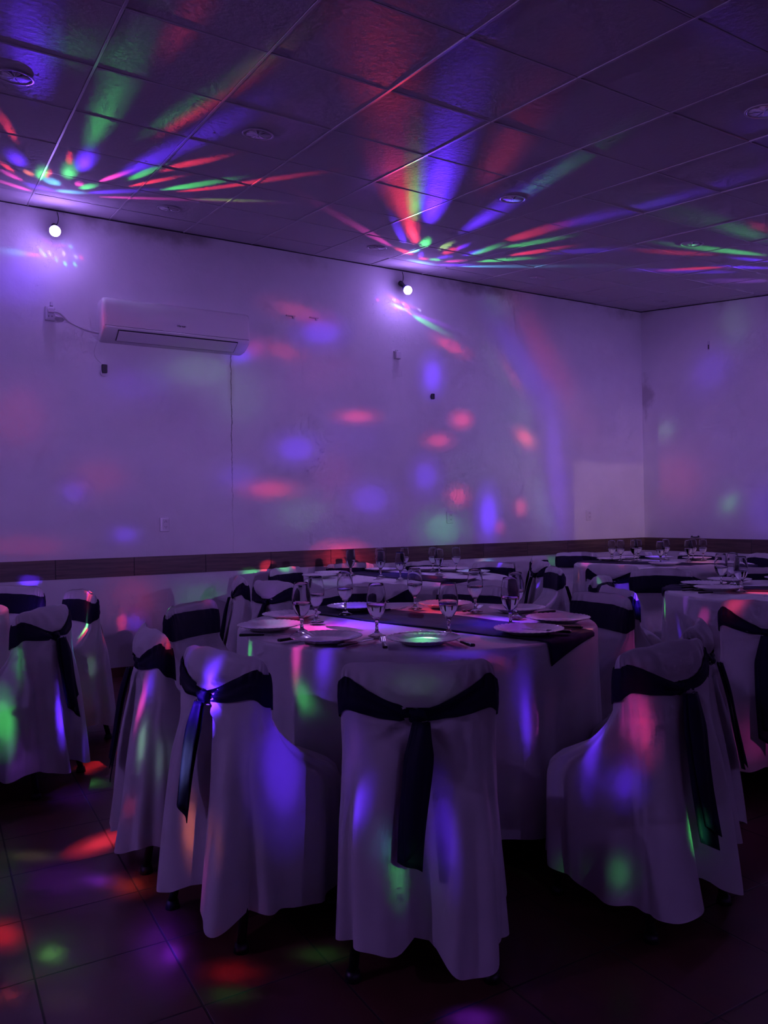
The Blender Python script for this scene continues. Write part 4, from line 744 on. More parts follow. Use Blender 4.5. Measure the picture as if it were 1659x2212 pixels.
def wall_material(name, joint_cracks):
    """white painted plaster: uneven trowel marks, damp stains under the ceiling joint, hairline cracks"""
    m, nt, b = new_mat(name)
    tc = nt.nodes.new('ShaderNodeTexCoord'); P = tc.outputs['Object']
    sx = nt.nodes.new('ShaderNodeSeparateXYZ'); nt.links.new(P, sx.inputs[0]); X, Y, Z = sx.outputs
    n1 = noise(nt, P, 1.3, 5); n2 = noise(nt, P, 9.0, 5); n3 = noise(nt, P, 60.0, 3)
    base = mix_col(nt, ramp(nt, n1, 0.3, 0.7), (0.60, 0.59, 0.60), (0.68, 0.67, 0.67))
    # damp line under the ceiling joint
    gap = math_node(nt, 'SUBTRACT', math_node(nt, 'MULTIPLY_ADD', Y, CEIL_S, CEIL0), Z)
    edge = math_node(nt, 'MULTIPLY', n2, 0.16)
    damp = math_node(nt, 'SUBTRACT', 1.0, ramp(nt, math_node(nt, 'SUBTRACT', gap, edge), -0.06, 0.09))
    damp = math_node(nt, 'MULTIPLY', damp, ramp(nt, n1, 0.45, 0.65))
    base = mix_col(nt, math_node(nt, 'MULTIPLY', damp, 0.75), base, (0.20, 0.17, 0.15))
    h = math_node(nt, 'ADD', math_node(nt, 'MULTIPLY', n1, 1.0), math_node(nt, 'MULTIPLY', n2, 0.25))
    h = math_node(nt, 'ADD', h, math_node(nt, 'MULTIPLY', n3, 0.03))
    if joint_cracks:
        # vertical hairline crack below the air conditioner
        wob = math_node(nt, 'MULTIPLY', math_node(nt, 'SUBTRACT', noise(nt, P, 5.0, 6, 0.7), 0.5), 0.05)
        dx = math_node(nt, 'ABSOLUTE', math_node(nt, 'SUBTRACT', math_node(nt, 'ADD', X, wob), 2.295))
        line = math_node(nt, 'SUBTRACT', 1.0, ramp(nt, dx, 0.002, 0.006))
        low = ramp(nt, Z, 1.0, 2.35)
        zlim = math_node(nt, 'LESS_THAN', Z, 2.80)
        line = math_node(nt, 'MULTIPLY', math_node(nt, 'MULTIPLY', line, zlim), math_node(nt, 'MULTIPLY_ADD', low, 0.75, 0.12))
        base = mix_col(nt, line, base, (0.10, 0.08, 0.09))
        # brown weep beside the crack's upper end
        st = math_node(nt, 'MULTIPLY', math_node(nt, 'SUBTRACT', 1.0, ramp(nt, dx, 0.0, 0.05)), math_node(nt, 'SUBTRACT', 1.0, ramp(nt, math_node(nt, 'ABSOLUTE', math_node(nt, 'SUBTRACT', Z, 2.52)), 0.1, 0.33)))
        base = mix_col(nt, math_node(nt, 'MULTIPLY', st, 0.28), base, (0.35, 0.28, 0.2))
        # cracked plaster patches below the two bulbs
        vo = nt.nodes.new('ShaderNodeTexVoronoi'); vo.feature = 'DISTANCE_TO_EDGE'; vo.inputs['Scale'].default_value = 7.0
        mp = nt.nodes.new('ShaderNodeVectorMath'); mp.operation = 'ADD'
        nn = nt.nodes.new('ShaderNodeTexNoise'); nn.inputs['Scale'].default_value = 6; nt.links.new(P, nn.inputs['Vector'])
        nt.links.new(P, mp.inputs[0]); nt.links.new(nn.outputs['Color'], mp.inputs[1]); nt.links.new(mp.outputs[0], vo.inputs['Vector'])
        ck = math_node(nt, 'SUBTRACT', 1.0, ramp(nt, vo.outputs['Distance'], 0.004, 0.02))
        ck = math_node(nt, 'MULTIPLY', ck, ramp(nt, noise(nt, P, 2.2, 2), 0.50, 0.62))
        for cx_ in (0.95, 3.95):
            dd = math_node(nt, 'ABSOLUTE', math_node(nt, 'SUBTRACT', X, cx_))
            dz = math_node(nt, 'ABSOLUTE', math_node(nt, 'SUBTRACT', Z, 3.10))
            msk = math_node(nt, 'SUBTRACT', 1.0, ramp(nt, math_node(nt, 'MAXIMUM', dd, dz), 0.25, 0.55))
            h = math_node(nt, 'SUBTRACT', h, math_node(nt, 'MULTIPLY', math_node(nt, 'MULTIPLY', ck, msk), 0.5))
    else:
        # grey scuff on the right wall next to the corner
        dy = math_node(nt, 'ABSOLUTE', math_node(nt, 'SUBTRACT', Y, 6.50)); dz = math_node(nt, 'ABSOLUTE', math_node(nt, 'SUBTRACT', Z, 2.70))
        q = math_node(nt, 'ADD', math_node(nt, 'MULTIPLY', dy, 4.0), math_node(nt, 'MULTIPLY', dz, 2.2))
        q = math_node(nt, 'SUBTRACT', q, math_node(nt, 'MULTIPLY', n2, 0.8))
        base = mix_col(nt, math_node(nt, 'MULTIPLY', math_node(nt, 'SUBTRACT', 1.0, ramp(nt, q, -0.15, 0.35)), 0.55), base, (0.25, 0.2, 0.22))
    nt.links.new(base, b.inputs['Base Color'])
    b.inputs['Roughness'].default_value = 0.62; b.inputs['Specular IOR Level'].default_value = 0.25
    bump(nt, b, h, 0.55, 0.02)
    return m

def cloth_material(name, col, rough=0.85, weave=1.0, var=0.04, sheen=0.2):
    m, nt, b = new_mat(name)
    tc = nt.nodes.new('ShaderNodeTexCoord'); P = tc.outputs['Object']
    n1 = noise(nt, P, 14.0, 4); n2 = noise(nt, P, 420.0, 2)
    c = mix_col(nt, ramp(nt, n1, 0.3, 0.7), col, tuple(max(0, x*(1-var)) for x in col))
    nt.links.new(c, b.inputs['Base Color']); b.inputs['Roughness'].default_value = rough
    b.inputs['Specular IOR Level'].default_value = 0.2
    b.inputs['Sheen Weight'].default_value = sheen; b.inputs['Sheen Roughness'].default_value = 0.5
    h = math_node(nt, 'ADD', math_node(nt, 'MULTIPLY', n1, 0.6), math_node(nt, 'MULTIPLY', n2, 0.10*weave))
    bump(nt, b, h, 0.35, 0.006)
    return m

def floor_material():
    m, nt, b = new_mat('floor_ceramic')
    tc = nt.nodes.new('ShaderNodeTexCoord'); P = tc.outputs['Object']
    sx = nt.nodes.new('ShaderNodeSeparateXYZ'); nt.links.new(P, sx.inputs[0]); X, Y, Z = sx.outputs
    T = 0.3645
    def grid(v, off):
        u = math_node(nt, 'FRACT', math_node(nt, 'DIVIDE', math_node(nt, 'SUBTRACT', v, off - 50*T), T))
        return math_node(nt, 'MINIMUM', u, math_node(nt, 'SUBTRACT', 1.0, u))
    g = math_node(nt, 'MINIMUM', grid(X, 0.236), grid(Y, 2.3615))
    joint = math_node(nt, 'SUBTRACT', 1.0, ramp(nt, g, 0.004, 0.012))
    cell = nt.nodes.new('ShaderNodeTexWhiteNoise'); cell.noise_dimensions = '2D'
    cb = nt.nodes.new('ShaderNodeCombineXYZ')
    nt.links.new(math_node(nt, 'FLOOR', math_node(nt, 'DIVIDE', math_node(nt, 'SUBTRACT', X, 0.236-50*T), T)), cb.inputs[0])
    nt.links.new(math_node(nt, 'FLOOR', math_node(nt, 'DIVIDE', math_node(nt, 'SUBTRACT', Y, 2.3615-50*T), T)), cb.inputs[1])
    nt.links.new(cb.outputs[0], cell.inputs['Vector'])
    n1 = noise(nt, P, 7.0, 6, 0.6); n2 = noise(nt, P, 90.0, 3)
    c = mix_col(nt, ramp(nt, n1, 0.25, 0.75), (0.085, 0.026, 0.022), (0.125, 0.045, 0.034))
    c = mix_col(nt, math_node(nt, 'MULTIPLY', cell.outputs['Value'], 0.3), c, (0.09, 0.03, 0.03))
    c = mix_col(nt, joint, c, (0.030, 0.016, 0.016))
    nt.links.new(c, b.inputs['Base Color'])
    nt.links.new(math_node(nt, 'MULTIPLY_ADD', n1, 0.18, math_node(nt, 'MULTIPLY_ADD', joint, 0.35, 0.24)), b.inputs['Roughness'])
    b.inputs['Specular IOR Level'].default_value = 0.45
    h = math_node(nt, 'SUBTRACT', math_node(nt, 'MULTIPLY', n2, 0.02), math_node(nt, 'MULTIPLY', joint, 0.25))
    h = math_node(nt, 'ADD', h, math_node(nt, 'MULTIPLY', n1, 0.12))
    bump(nt, b, h, 0.5, 0.006)
    return m

def band_material(axis):
    """strip of dark wood-look tiles, 60 cm long"""
    m, nt, b = new_mat('wood_look_tile')
    tc = nt.nodes.new('ShaderNodeTexCoord'); P = tc.outputs['Object']
    sx = nt.nodes.new('ShaderNodeSeparateXYZ'); nt.links.new(P, sx.inputs[0])
    V = sx.outputs[axis]; Z = sx.outputs[2]
    T = 0.602; off = 0.235 if axis == 0 else 0.30
    u = math_node(nt, 'DIVIDE', math_node(nt, 'SUBTRACT', V, off - 50*T), T)
    fr = math_node(nt, 'FRACT', u); cell = math_node(nt, 'FLOOR', u)
    g = math_node(nt, 'MINIMUM', fr, math_node(nt, 'SUBTRACT', 1.0, fr))
    joint = math_node(nt, 'SUBTRACT', 1.0, ramp(nt, g, 0.002, 0.008))
    cb = nt.nodes.new('ShaderNodeCombineXYZ')
    nt.links.new(math_node(nt, 'MULTIPLY_ADD', cell, 3.7, math_node(nt, 'MULTIPLY', V, 1.6)), cb.inputs[0])
    nt.links.new(math_node(nt, 'MULTIPLY', Z, 30.0), cb.inputs[2])
    n1 = noise(nt, cb.outputs[0], 1.6, 8, 0.65); n2 = noise(nt, P, 4.0, 4)
    c = mix_col(nt, ramp(nt, n1, 0.3, 0.72), (0.042, 0.025, 0.020), (0.14, 0.088, 0.062))
    c = mix_col(nt, math_node(nt, 'MULTIPLY', ramp(nt, n2, 0.4, 0.7), 0.4), c, (0.09, 0.07, 0.06))
    c = mix_col(nt, joint, c, (0.01, 0.008, 0.008))
    nt.links.new(c, b.inputs['Base Color']); b.inputs['Roughness'].default_value = 0.5
    h = math_node(nt, 'SUBTRACT', math_node(nt, 'MULTIPLY', n1, 0.4), joint)
    bump(nt, b, h, 0.5, 0.004)
    return m

M = {}
M['wall'] = wall_material('white_plaster_long_wall', True)
M['wall_b'] = wall_material('white_plaster', False)
M['floor'] = floor_material()
M['band0'] = band_material(0); M['band1'] = band_material(1)
M['skirt'] = simple('brown_ceramic_skirting', (0.14, 0.045, 0.036), 0.4, bump=0.1, bscale=30)
M['panel'] = simple('white_ceiling_panel', (0.50, 0.47, 0.50), 0.75, bump=0.25, bscale=35, spec=0.2)
M['tbar'] = simple('white_painted_metal', (0.50, 0.47, 0.50), 0.38, spec=0.5)
M['gap'] = simple('dark_joint', (0.03, 0.02, 0.03), 0.9)
M['cover'] = cloth_material('white_polyester_cover', (0.62, 0.60, 0.60))
M['cloth'] = cloth_material('white_tablecloth', (0.66, 0.64, 0.64))
M['navy'] = cloth_material('navy_satin', (0.004, 0.003, 0.024), rough=0.62, weave=0.4, var=0.2, sheen=0.0)
M['runner'] = cloth_material('navy_table_runner', (0.012, 0.007, 0.042), rough=0.7, weave=0.6, var=0.25, sheen=0.05)
M['black'] = simple('black_plastic', (0.012, 0.012, 0.014), 0.35)
M['leg'] = simple('black_painted_steel', (0.008, 0.008, 0.009), 0.4)
M['steel'] = simple('steel', (0.55, 0.55, 0.56), 0.22, metal=1.0)
M['china'] = simple('white_opal_glass', (0.74, 0.72, 0.73), 0.12, spec=0.6, coat=0.3)
M['plastic'] = simple('white_plastic', (0.64, 0.62, 0.63), 0.22, spec=0.5)
M['dull'] = simple('white_matt_plastic', (0.58, 0.56, 0.57), 0.45)
M['wood'] = simple('plywood', (0.25, 0.16, 0.1), 0.6)
M['ink'] = simple('dark_print', (0.02, 0.018, 0.03), 0.4)
M['bulbring'] = simple('blue_plastic_ring', (0.04, 0.05, 0.25), 0.35)

M['runner'].node_tree.nodes['Principled BSDF'].inputs['Specular IOR Level'].default_value = 0.03
def glass_mat(name, ior, col):
    m = bpy.data.materials.new(name); m.use_nodes = True; nt = m.node_tree
    nt.nodes.clear(); out = nt.nodes.new('ShaderNodeOutputMaterial'); g = nt.nodes.new('ShaderNodeBsdfGlass')
    g.inputs['IOR'].default_value = ior; g.inputs['Roughness'].default_value = 0.0; g.inputs['Color'].default_value = (*col, 1)
    nt.links.new(g.outputs[0], out.inputs[0]); return m
M['glass'] = glass_mat('clear_glass', 1.48, (0.97, 0.97, 0.98))
M['water'] = glass_mat('water', 1.33, (0.98, 0.98, 0.99))
def glow_mat(k):
    m = bpy.data.materials.new('lit_bulb_globe'); m.use_nodes = True; nt = m.node_tree
    nt.nodes.clear(); out = nt.nodes.new('ShaderNodeOutputMaterial'); e = nt.nodes.new('ShaderNodeEmission')
    e.inputs[0].default_value = (*GLOBE_COLOR, 1); e.inputs[1].default_value = GLOBE_STRENGTH*k
    nt.links.new(e.outputs[0], out.inputs[0]); return m

# ------------------------------------------------------------------ room shell
def quad_wall(name, pts, mat, t):
    """a wall as a slab: pts is its inner face, t the vector through its thickness"""
    P = [Vector(p) for p in pts]; Q = [p + Vector(t) for p in P]
    o = mesh_obj(name, [*P, *Q], [(0, 1, 2, 3), (7, 6, 5, 4), (0, 4, 5, 1), (1, 5, 6, 2), (2, 6, 7, 3), (3, 7, 4, 0)], mat, smooth=False)
    bm = bmesh.new(); bm.from_mesh(o.data); bmesh.ops.recalc_face_normals(bm, faces=bm.faces); bm.to_mesh(o.data); bm.free()
    tag(o, kind='structure'); return o
top = 0.25
quad_wall('wall_left', [(SIDE_X-.2, WALL_Y, -.02), (WALL_X+.2, WALL_Y, -.02), (WALL_X+.2, WALL_Y, ceil_z(WALL_Y)+top), (SIDE_X-.2, WALL_Y, ceil_z(WALL_Y)+top)], M['wall'], (0, .15, 0))
quad_wall('wall_right', [(WALL_X, BACK_Y-.2, -.02), (WALL_X, WALL_Y, -.02), (WALL_X, WALL_Y, ceil_z(WALL_Y)+top), (WALL_X, BACK_Y-.2, ceil_z(BACK_Y)+top)], M['wall_b'], (.15, 0, 0))
quad_wall('wall_back', [(SIDE_X-.2, BACK_Y, -.02), (WALL_X+.2, BACK_Y, -.02), (WALL_X+.2, BACK_Y, ceil_z(BACK_Y)+top), (SIDE_X-.2, BACK_Y, ceil_z(BACK_Y)+top)], M['wall_b'], (0, -.15, 0))
quad_wall('wall_side', [(SIDE_X, BACK_Y-.2, -.02), (SIDE_X, WALL_Y+.1, -.02), (SIDE_X, WALL_Y+.1, ceil_z(WALL_Y)+top), (SIDE_X, BACK_Y-.2, ceil_z(BACK_Y)+top)], M['wall_b'], (-.15, 0, 0))
fl = box('floor', SIDE_X-.1, WALL_X+.1, BACK_Y-.1, WALL_Y+.1, -.1, 0, M['floor']); tag(fl, kind='structure')

# suspended ceiling: panels lying in a grid of metal bars, the panels slightly out of level
GS = 0.6096; GX0, GY0 = 0.6718, 2.5010
rng = random.Random(5)
V, F = [], []
i0 = int((SIDE_X-GX0)//GS); i1 = int((WALL_X-GX0)//GS)+1
j0 = int((BACK_Y-GY0)//GS); j1 = int((WALL_Y-GY0)//GS)+1
for i in range(i0, i1):
    for j in range(j0, j1):
        xa, xb = GX0+i*GS+.0085, GX0+(i+1)*GS-.0085; ya, yb = GY0+j*GS+.0075, GY0+(j+1)*GS-.0075
        xa = max(xa, SIDE_X); xb = min(xb, WALL_X); ya = max(ya, BACK_Y); yb = min(yb, WALL_Y)
        if xb-xa < .01 or yb-ya < .01: continue
        n = len(V)
        for (x, y) in ((xa, ya), (xb, ya), (xb, yb), (xa, yb)):
            V.append((x, y, ceil_z(y) + .004 + rng.uniform(0, .006)))
        mz = sum(v[2] for v in V[-4:])/4 + rng.uniform(-.004, .003)
        V.append(((xa+xb)/2, (ya+yb)/2, mz))
        for k in range(4): V.append((V[n+k][0], V[n+k][1], V[n+k][2]+.012))
        F += [(n+4, n+1, n), (n+4, n+2, n+1), (n+4, n+3, n+2), (n+4, n, n+3), (n+5, n+6, n+7, n+8)]
        for k in range(4): F.append((n+k, n+(k+1) % 4, n+5+(k+1) % 4, n+5+k))
ce = mesh_obj('ceiling', V, F, M['panel'], smooth=False); tag(ce, kind='structure')
quad_wall('ceiling', [(SIDE_X-.1, BACK_Y-.1, ceil_z(BACK_Y-.1)+.05), (WALL_X+.1, BACK_Y-.1, ceil_z(BACK_Y-.1)+.05), (WALL_X+.1, WALL_Y+.1, ceil_z(WALL_Y+.1)+.05), (SIDE_X-.1, WALL_Y+.1, ceil_z(WALL_Y+.1)+.05)], M['gap'], (0, 0, .1))
bm = bmesh.new()
def tbar_bm(bm, p0, p1, w, t):
    p0 = Vector(p0); p1 = Vector(p1); d = (p1-p0).normalized(); s = d.cross(Vector((0, 0, 1))).normalized(); u = s.cross(d)
    q = []
    for p in (p0, p1):
        for a, c in ((-1, 0), (1, 0), (1, 1), (-1, 1)):
            q.append(bm.verts.new(p + s*(a*w/2) + u*(c*t)))
    for f in ((0, 1, 5, 4), (1, 2, 6, 5), (2, 3, 7, 6), (3, 0, 4, 7), (3, 2, 1, 0), (4, 5, 6, 7)): bm.faces.new([q[k] for k in f])
for i in range(i0+1, i1):
    x = GX0+i*GS; tbar_bm(bm, (x, BACK_Y, ceil_z(BACK_Y)+.003), (x, WALL_Y, ceil_z(WALL_Y)+.003), .0115, .010)
for j in range(j0+1, j1):
    y = GY0+j*GS
    xs = [SIDE_X] + [GX0+i*GS for i in range(i0+1, i1)] + [WALL_X]
    for a, c in zip(xs[:-1], xs[1:]):
        tbar_bm(bm, (a+.002, y, ceil_z(y)+.004+rng.uniform(-.0008, .0008)), (c-.002, y, ceil_z(y)+.004+rng.uniform(-.0008, .0008)), .0075, .008)
tb = bm_obj('trim_1', bm, M['tbar']); tag(tb, kind='structure')
# perimeter angle under the panels
bm = bmesh.new()
tbar_bm(bm, (SIDE_X, WALL_Y-.004, ceil_z(WALL_Y)-.002), (WALL_X, WALL_Y-.004, ceil_z(WALL_Y)-.002), .008, .008)
tbar_bm(bm, (WALL_X-.004, BACK_Y, ceil_z(BACK_Y)-.002), (WALL_X-.004, WALL_Y, ceil_z(WALL_Y)-.002), .008, .008)
pa = bm_obj('trim_2', bm, M['gap']); tag(pa, kind='structure')
# wood-look tile band round the walls, skirting
o = box('trim_3', SIDE_X, WALL_X, WALL_Y-.009, WALL_Y+.02, .817, .970, M['band0'], bev=.001); tag(o, kind='structure')
o = box('trim_4', WALL_X-.009, WALL_X+.02, BACK_Y, WALL_Y-.0095, .817, .970, M['band1'], bev=.001); tag(o, kind='structure')
o = box('baseboard_left', SIDE_X, WALL_X, WALL_Y-.009, WALL_Y+.02, 0.0, .076, M['skirt'], bev=.001); tag(o, kind='structure')
o = box('baseboard_right', WALL_X-.009, WALL_X+.02, BACK_Y, WALL_Y-.0095, 0.0, .076, M['skirt'], bev=.001); tag(o, kind='structure')

# ------------------------------------------------------------------ chair in a white cover with a navy sash
def sm(x, a, b):
    t = np.clip((x-a)/(b-a), 0, 1); return t*t*(3-2*t)
class Cover:
    def __init__(s, seed, lobe=0.03, fold=1.0, lean=0.0, arch=.010, ear=.0):
        r = random.Random(seed); s.r = r
        s.p = [r.uniform(0, 6.28) for _ in range(12)]
        s.k = [r.choice([6, 8, 10]), r.choice([9, 10, 11]), r.choice([15, 16, 17])]
        s.lobe = lobe; s.fold = fold; s.x0 = r.uniform(-.015, .02); s.lean = lean; s.arch = arch; s.ear = ear
        s.zk = .742
    def pt(s, ph, z, off=0.0):
        """point of the cover surface; ph angle round the chair (-90 deg = middle of the back), z height"""
        ph = np.asarray(ph, float); z = np.asarray(z, float)
        Z = [.05, .30, .42, .45, .485, .52, .56, .60, .64, .68, .74, .80, .85, .868, .878, .882]
        hw = np.interp(z, Z, [.248, .238, .232, .229, .226, .224, .222, .221, .220, .220, .221, .221, .220, .218, .214, .208])
        yf = np.interp(z, Z, [.395, .388, .385, .375, .335, .268, .192, .130, .078, .045, .034, .027, .017, .012, .007, .001])
        yb = np.interp(z, Z, [-.112, -.082, -.068, -.065, -.062, -.058, -.054, -.050, -.045, -.040, -.034, -.025, -.014, -.009, -.005, -.001])
        n = np.interp(z, [.05, .45, .62, .9], [3.0, 4.2, 3.6, 4.5])
        c, q = np.cos(ph), np.sin(ph)
        cy = (yf+yb)/2; hd = (yf-yb)/2
        x = hw*np.sign(c)*np.abs(c)**(2/n); y = cy + hd*np.sign(q)*np.abs(q)**(2/n)
        back = sm(-q, 0.05, 0.5)
        up = sm(z, .50, .66)
        y = y + .038*(x/.22)**2*up
        # radial folds growing towards the hem
        A = .021*s.fold*np.clip((.70-z)/.60, 0, 1)**1.05
        P = s.p
        am = .65+.45*np.sin(ph*2+P[6])
        f = am*(2.2*np.abs(np.sin(.5*s.k[0]*ph+P[0]+.6*np.sin(ph+P[5])))**.8-1.2) + .55*np.sin(s.k[1]*ph+P[1]+2*z) + .25*np.sin(s.k[2]*ph+P[2]-1.5*z)
        nx = c/np.maximum(hw, .01); ny = q/np.maximum(hd, .01); l = np.sqrt(nx*nx+ny*ny)+1e-9; nx /= l; ny /= l
        d = A*f + off
        # creases under and over the sash
        d = d + .0032*np.sin(17*ph+P[3]+2*np.sin(3*ph+P[4]))*(.5+.5*np.sin(2*ph+P[7]))*np.exp(-((z-.67)/.07)**2) + .0025*np.sin(23*ph+P[4])*np.exp(-((z-.835)/.03)**2)
        x = x + nx*d; y = y + ny*d
        # pouch of cloth above the knot, pinched by the sash, fan creases towards the knot
        zs = s.sash_mid(x)
        t = np.clip((z-zs)/(.88-zs), 0, 1)
        y = y - back*.017*np.sin(np.pi*t)*np.exp(-(x/.17)**4)
        dz = z-s.zk; rr = np.sqrt(x*x+dz*dz)
        ang = np.arctan2(x, np.abs(dz)+.012)
        cr = np.sin(9*ang+P[5])+.6*np.sin(17*ang+P[6])
        y = y + back*.0085*cr*np.exp(-((rr-.045)/.075)**2)
        y = y + back*.014*np.exp(-((x/.05)**2+(dz/.025)**2))
        y = y + back*.0045*np.exp(-((x-s.x0-.012*np.sin(30*z))/.005)**2)*sm(z, s.zk, s.zk+.02)*sm(.875-z, 0, .02)
        # deep fold down the middle of the back
        g = np.clip((s.zk-z)/.35, 0, 1)
        y = y + back*(.072*g)*np.exp(-((x-s.x0)/(.016+.02*g))**2)
        y = y - back*(.030*g)*(np.exp(-((x-s.x0-.10)/.06)**2)+.8*np.exp(-((x-s.x0+.11)/.06)**2))
        # rounded top corners, crumpled seam ears
        w = sm(z, .78, .88)
        z2 = z - s.arch*w*np.abs(x/.21)**2.5 - .010*w*np.abs(x/.22)**14 + .0035*w*np.sin(19*x+P[7]) + .002*w*np.sin(57*x+P[8])
        z2 = z2 + s.ear*w*np.exp(-((x-.19)/.022)**2)
        y = y + s.lean*(z-.45)*sm(z, .45, .5)
        return np.stack([x, y, z2], -1)
    def sash_mid(s, x):
        return .742 + .068*np.clip(np.abs(x)/.2, 0, 1)
    def hem(s, ph):
        P = s.p
        h = .100 + .016*np.sin(2*ph+P[9]) + .012*np.sin(5*ph+P[10])
        rear = np.exp(-((ph+np.pi/2-.45)/.30)**2)
        return h - s.lobe*rear + .03*np.exp(-((ph+np.pi/2-.03)/.10)**2)
    def build(s, parent, N=150, rows=58):
        ph = np.linspace(-np.pi, np.pi, N, endpoint=False)
        rings = []
        for v in np.linspace(0, 1, rows):
            top_ = .882
            if v < .16: z = top_ - .022*(v/.16)**1.3 + 0*ph
            else:
                u = (v-.16)/.84
                z = (top_-.022)*(1-u) + s.hem(ph)*u
            rings.append(s.pt(ph, z))
        V, F = ring_mesh(rings)
        # closed top: gather the first ring on its own centre line
        r0 = rings[0]; mid = r0.copy(); mid[:, 1] = np.interp(r0[:, 0], [-.22, 0, .22], [.036+s.lean*.43, .0+s.lean*.43, .036+s.lean*.43]); mid[:, 2] += .003; mid[:, 0] *= .97
        V2 = np.concatenate([V, mid]); b0 = len(V)
        for i in range(N):
            k = (i+1) % N; F.append((b0+i, b0+k, k, i))
        return mesh_obj('chair_cover', V2, F, M['cover'], parent)

def build_chair(name, x, y, face_deg, seed, label, group, lobe=.03, fold=1.0, tail=(.38, -.04), N=150, lean=0.0, arch=.010, ear=0.0, tail_w=.036):
    """face_deg: compass of the direction the sitter looks, measured from +x"""
    root = empty(name, (x, y, 0), math.radians(face_deg-90)); tag(root, label, 'chair', group); root.scale = (1, 1, .972)
    c = Cover(seed, lobe, fold, lean, arch, ear)
    c.build(root, N)
    r = c.r
    # sash band
    ph = np.linspace(-np.pi, np.pi, N, endpoint=False)
    rings = []
    sag = r.uniform(-.008, .008); tilt = r.uniform(-.012, .012)
    for v in np.linspace(0, 1, 9):
        q = np.sin(ph); X = .22*np.sign(np.cos(ph))*np.abs(np.cos(ph))**.6
        back = sm(-q, -.45, .80); u = np.clip(np.abs(X)/.2, 0, 1)
        zt_f, zb_f = .834+sag, .704+sag
        zt_b = .757 + .098*u**1.15; zb_b = .727 + .004*u + .026*u*u
        zt = zt_f*(1-back)+zt_b*back; zb = zb_f*(1-back)+zb_b*back
        z = zt*(1-v)+zb*v + tilt*(X/.22)
        off = .0035 + .0035*math.sin(math.pi*v) + .0012*np.sin(5*v*3.14+3*ph+c.p[11])*back
        rings.append(c.pt(ph, z, off+.002))
    V, F = ring_mesh(rings)
    sa = mesh_obj('sash', V, F, M['navy'], root)
    # knot
    kp = c.pt(np.array(-np.pi/2), np.array(c.zk-.002), .004)
    bm = bmesh.new(); bmesh.ops.create_icosphere(bm, subdivisions=3, radius=1.0)
    for v in bm.verts:
        n = v.co.copy(); f = 1+.12*math.sin(5*n.z+3*n.x+seed)+.08*math.sin(9*n.x+2)
        v.co = Vector((kp[0]+n.x*.027*f, kp[1]-.006+n.y*.017*f, kp[2]+n.z*.022*f))
    bm_obj('knot', bm, M['navy'], sa, True)
    # two hanging ends of the sash, one over the other
    L0, sway = tail
    for q in range(2):
        L = L0 if q == 0 else L0*r.uniform(.86, .95)
        rows = 22; cols = 9; rings = []
        slant = r.uniform(-.03, .03) if q else r.uniform(.01, .035)
        for i in range(rows):
            t = i/(rows-1); ww = tail_w*(.55+.45*min(1, t*4)) * (1+.12*math.sin(3*t+seed)) * (1 if q == 0 else .8)
            cx = kp[0] + sway*t + .006*math.sin(4*t+seed+q) + (q*.008)
            ring = []
            for j in range(cols):
                s_ = j/(cols-1)*2-1
                z = c.zk - .012 - L*t - slant*s_*max(0, t-.6)/.4
                zz = max(z, .09)
                yb = float(np.interp(zz, [.05, .30, .44, .60, .74], [-.150, -.118, -.094, -.070, -.045]))
                yy = yb - .010 - .010*q - .006*math.sin(3.1*s_+seed+2*t) - .012*math.sin(min(1, t*3)*math.pi/2)*(1-abs(s_)*.4)
                ring.append((cx+s_*ww, yy, z))
            rings.append(np.array(ring))
        V, F = ring_mesh(rings, closed_u=False)
        tl = mesh_obj('tail', V, F, M['navy'], sa)
        md = tl.modifiers.new('thickness', 'SOLIDIFY'); md.thickness = .0025
    for sx, sy, tilt_ in ((-1, .010, -.045), (1, .010, -.045), (-1, .325, .0), (1, .325, .0)):
        bm = bmesh.new()
        rr = bmesh.ops.create_cone(bm, cap_ends=True, segments=12, radius1=.014, radius2=.017, depth=.40)
        for v in bm.verts:
            h = (v.co.z+.20)/.40; v.co = Vector((sx*(.190-.045*h)+v.co.x, sy+.03*h+tilt_*(1-h)*1.2+v.co.y, .024+h*.40))
        r2 = bmesh.ops.create_cone(bm, cap_ends=True, segments=16, radius1=.024, radius2=.019, depth=.026)
        for v in r2['verts']: v.co += Vector((sx*.190, sy+tilt_*1.2, .013))
        bm_obj('leg', bm, M['leg'], root, True)
    return root

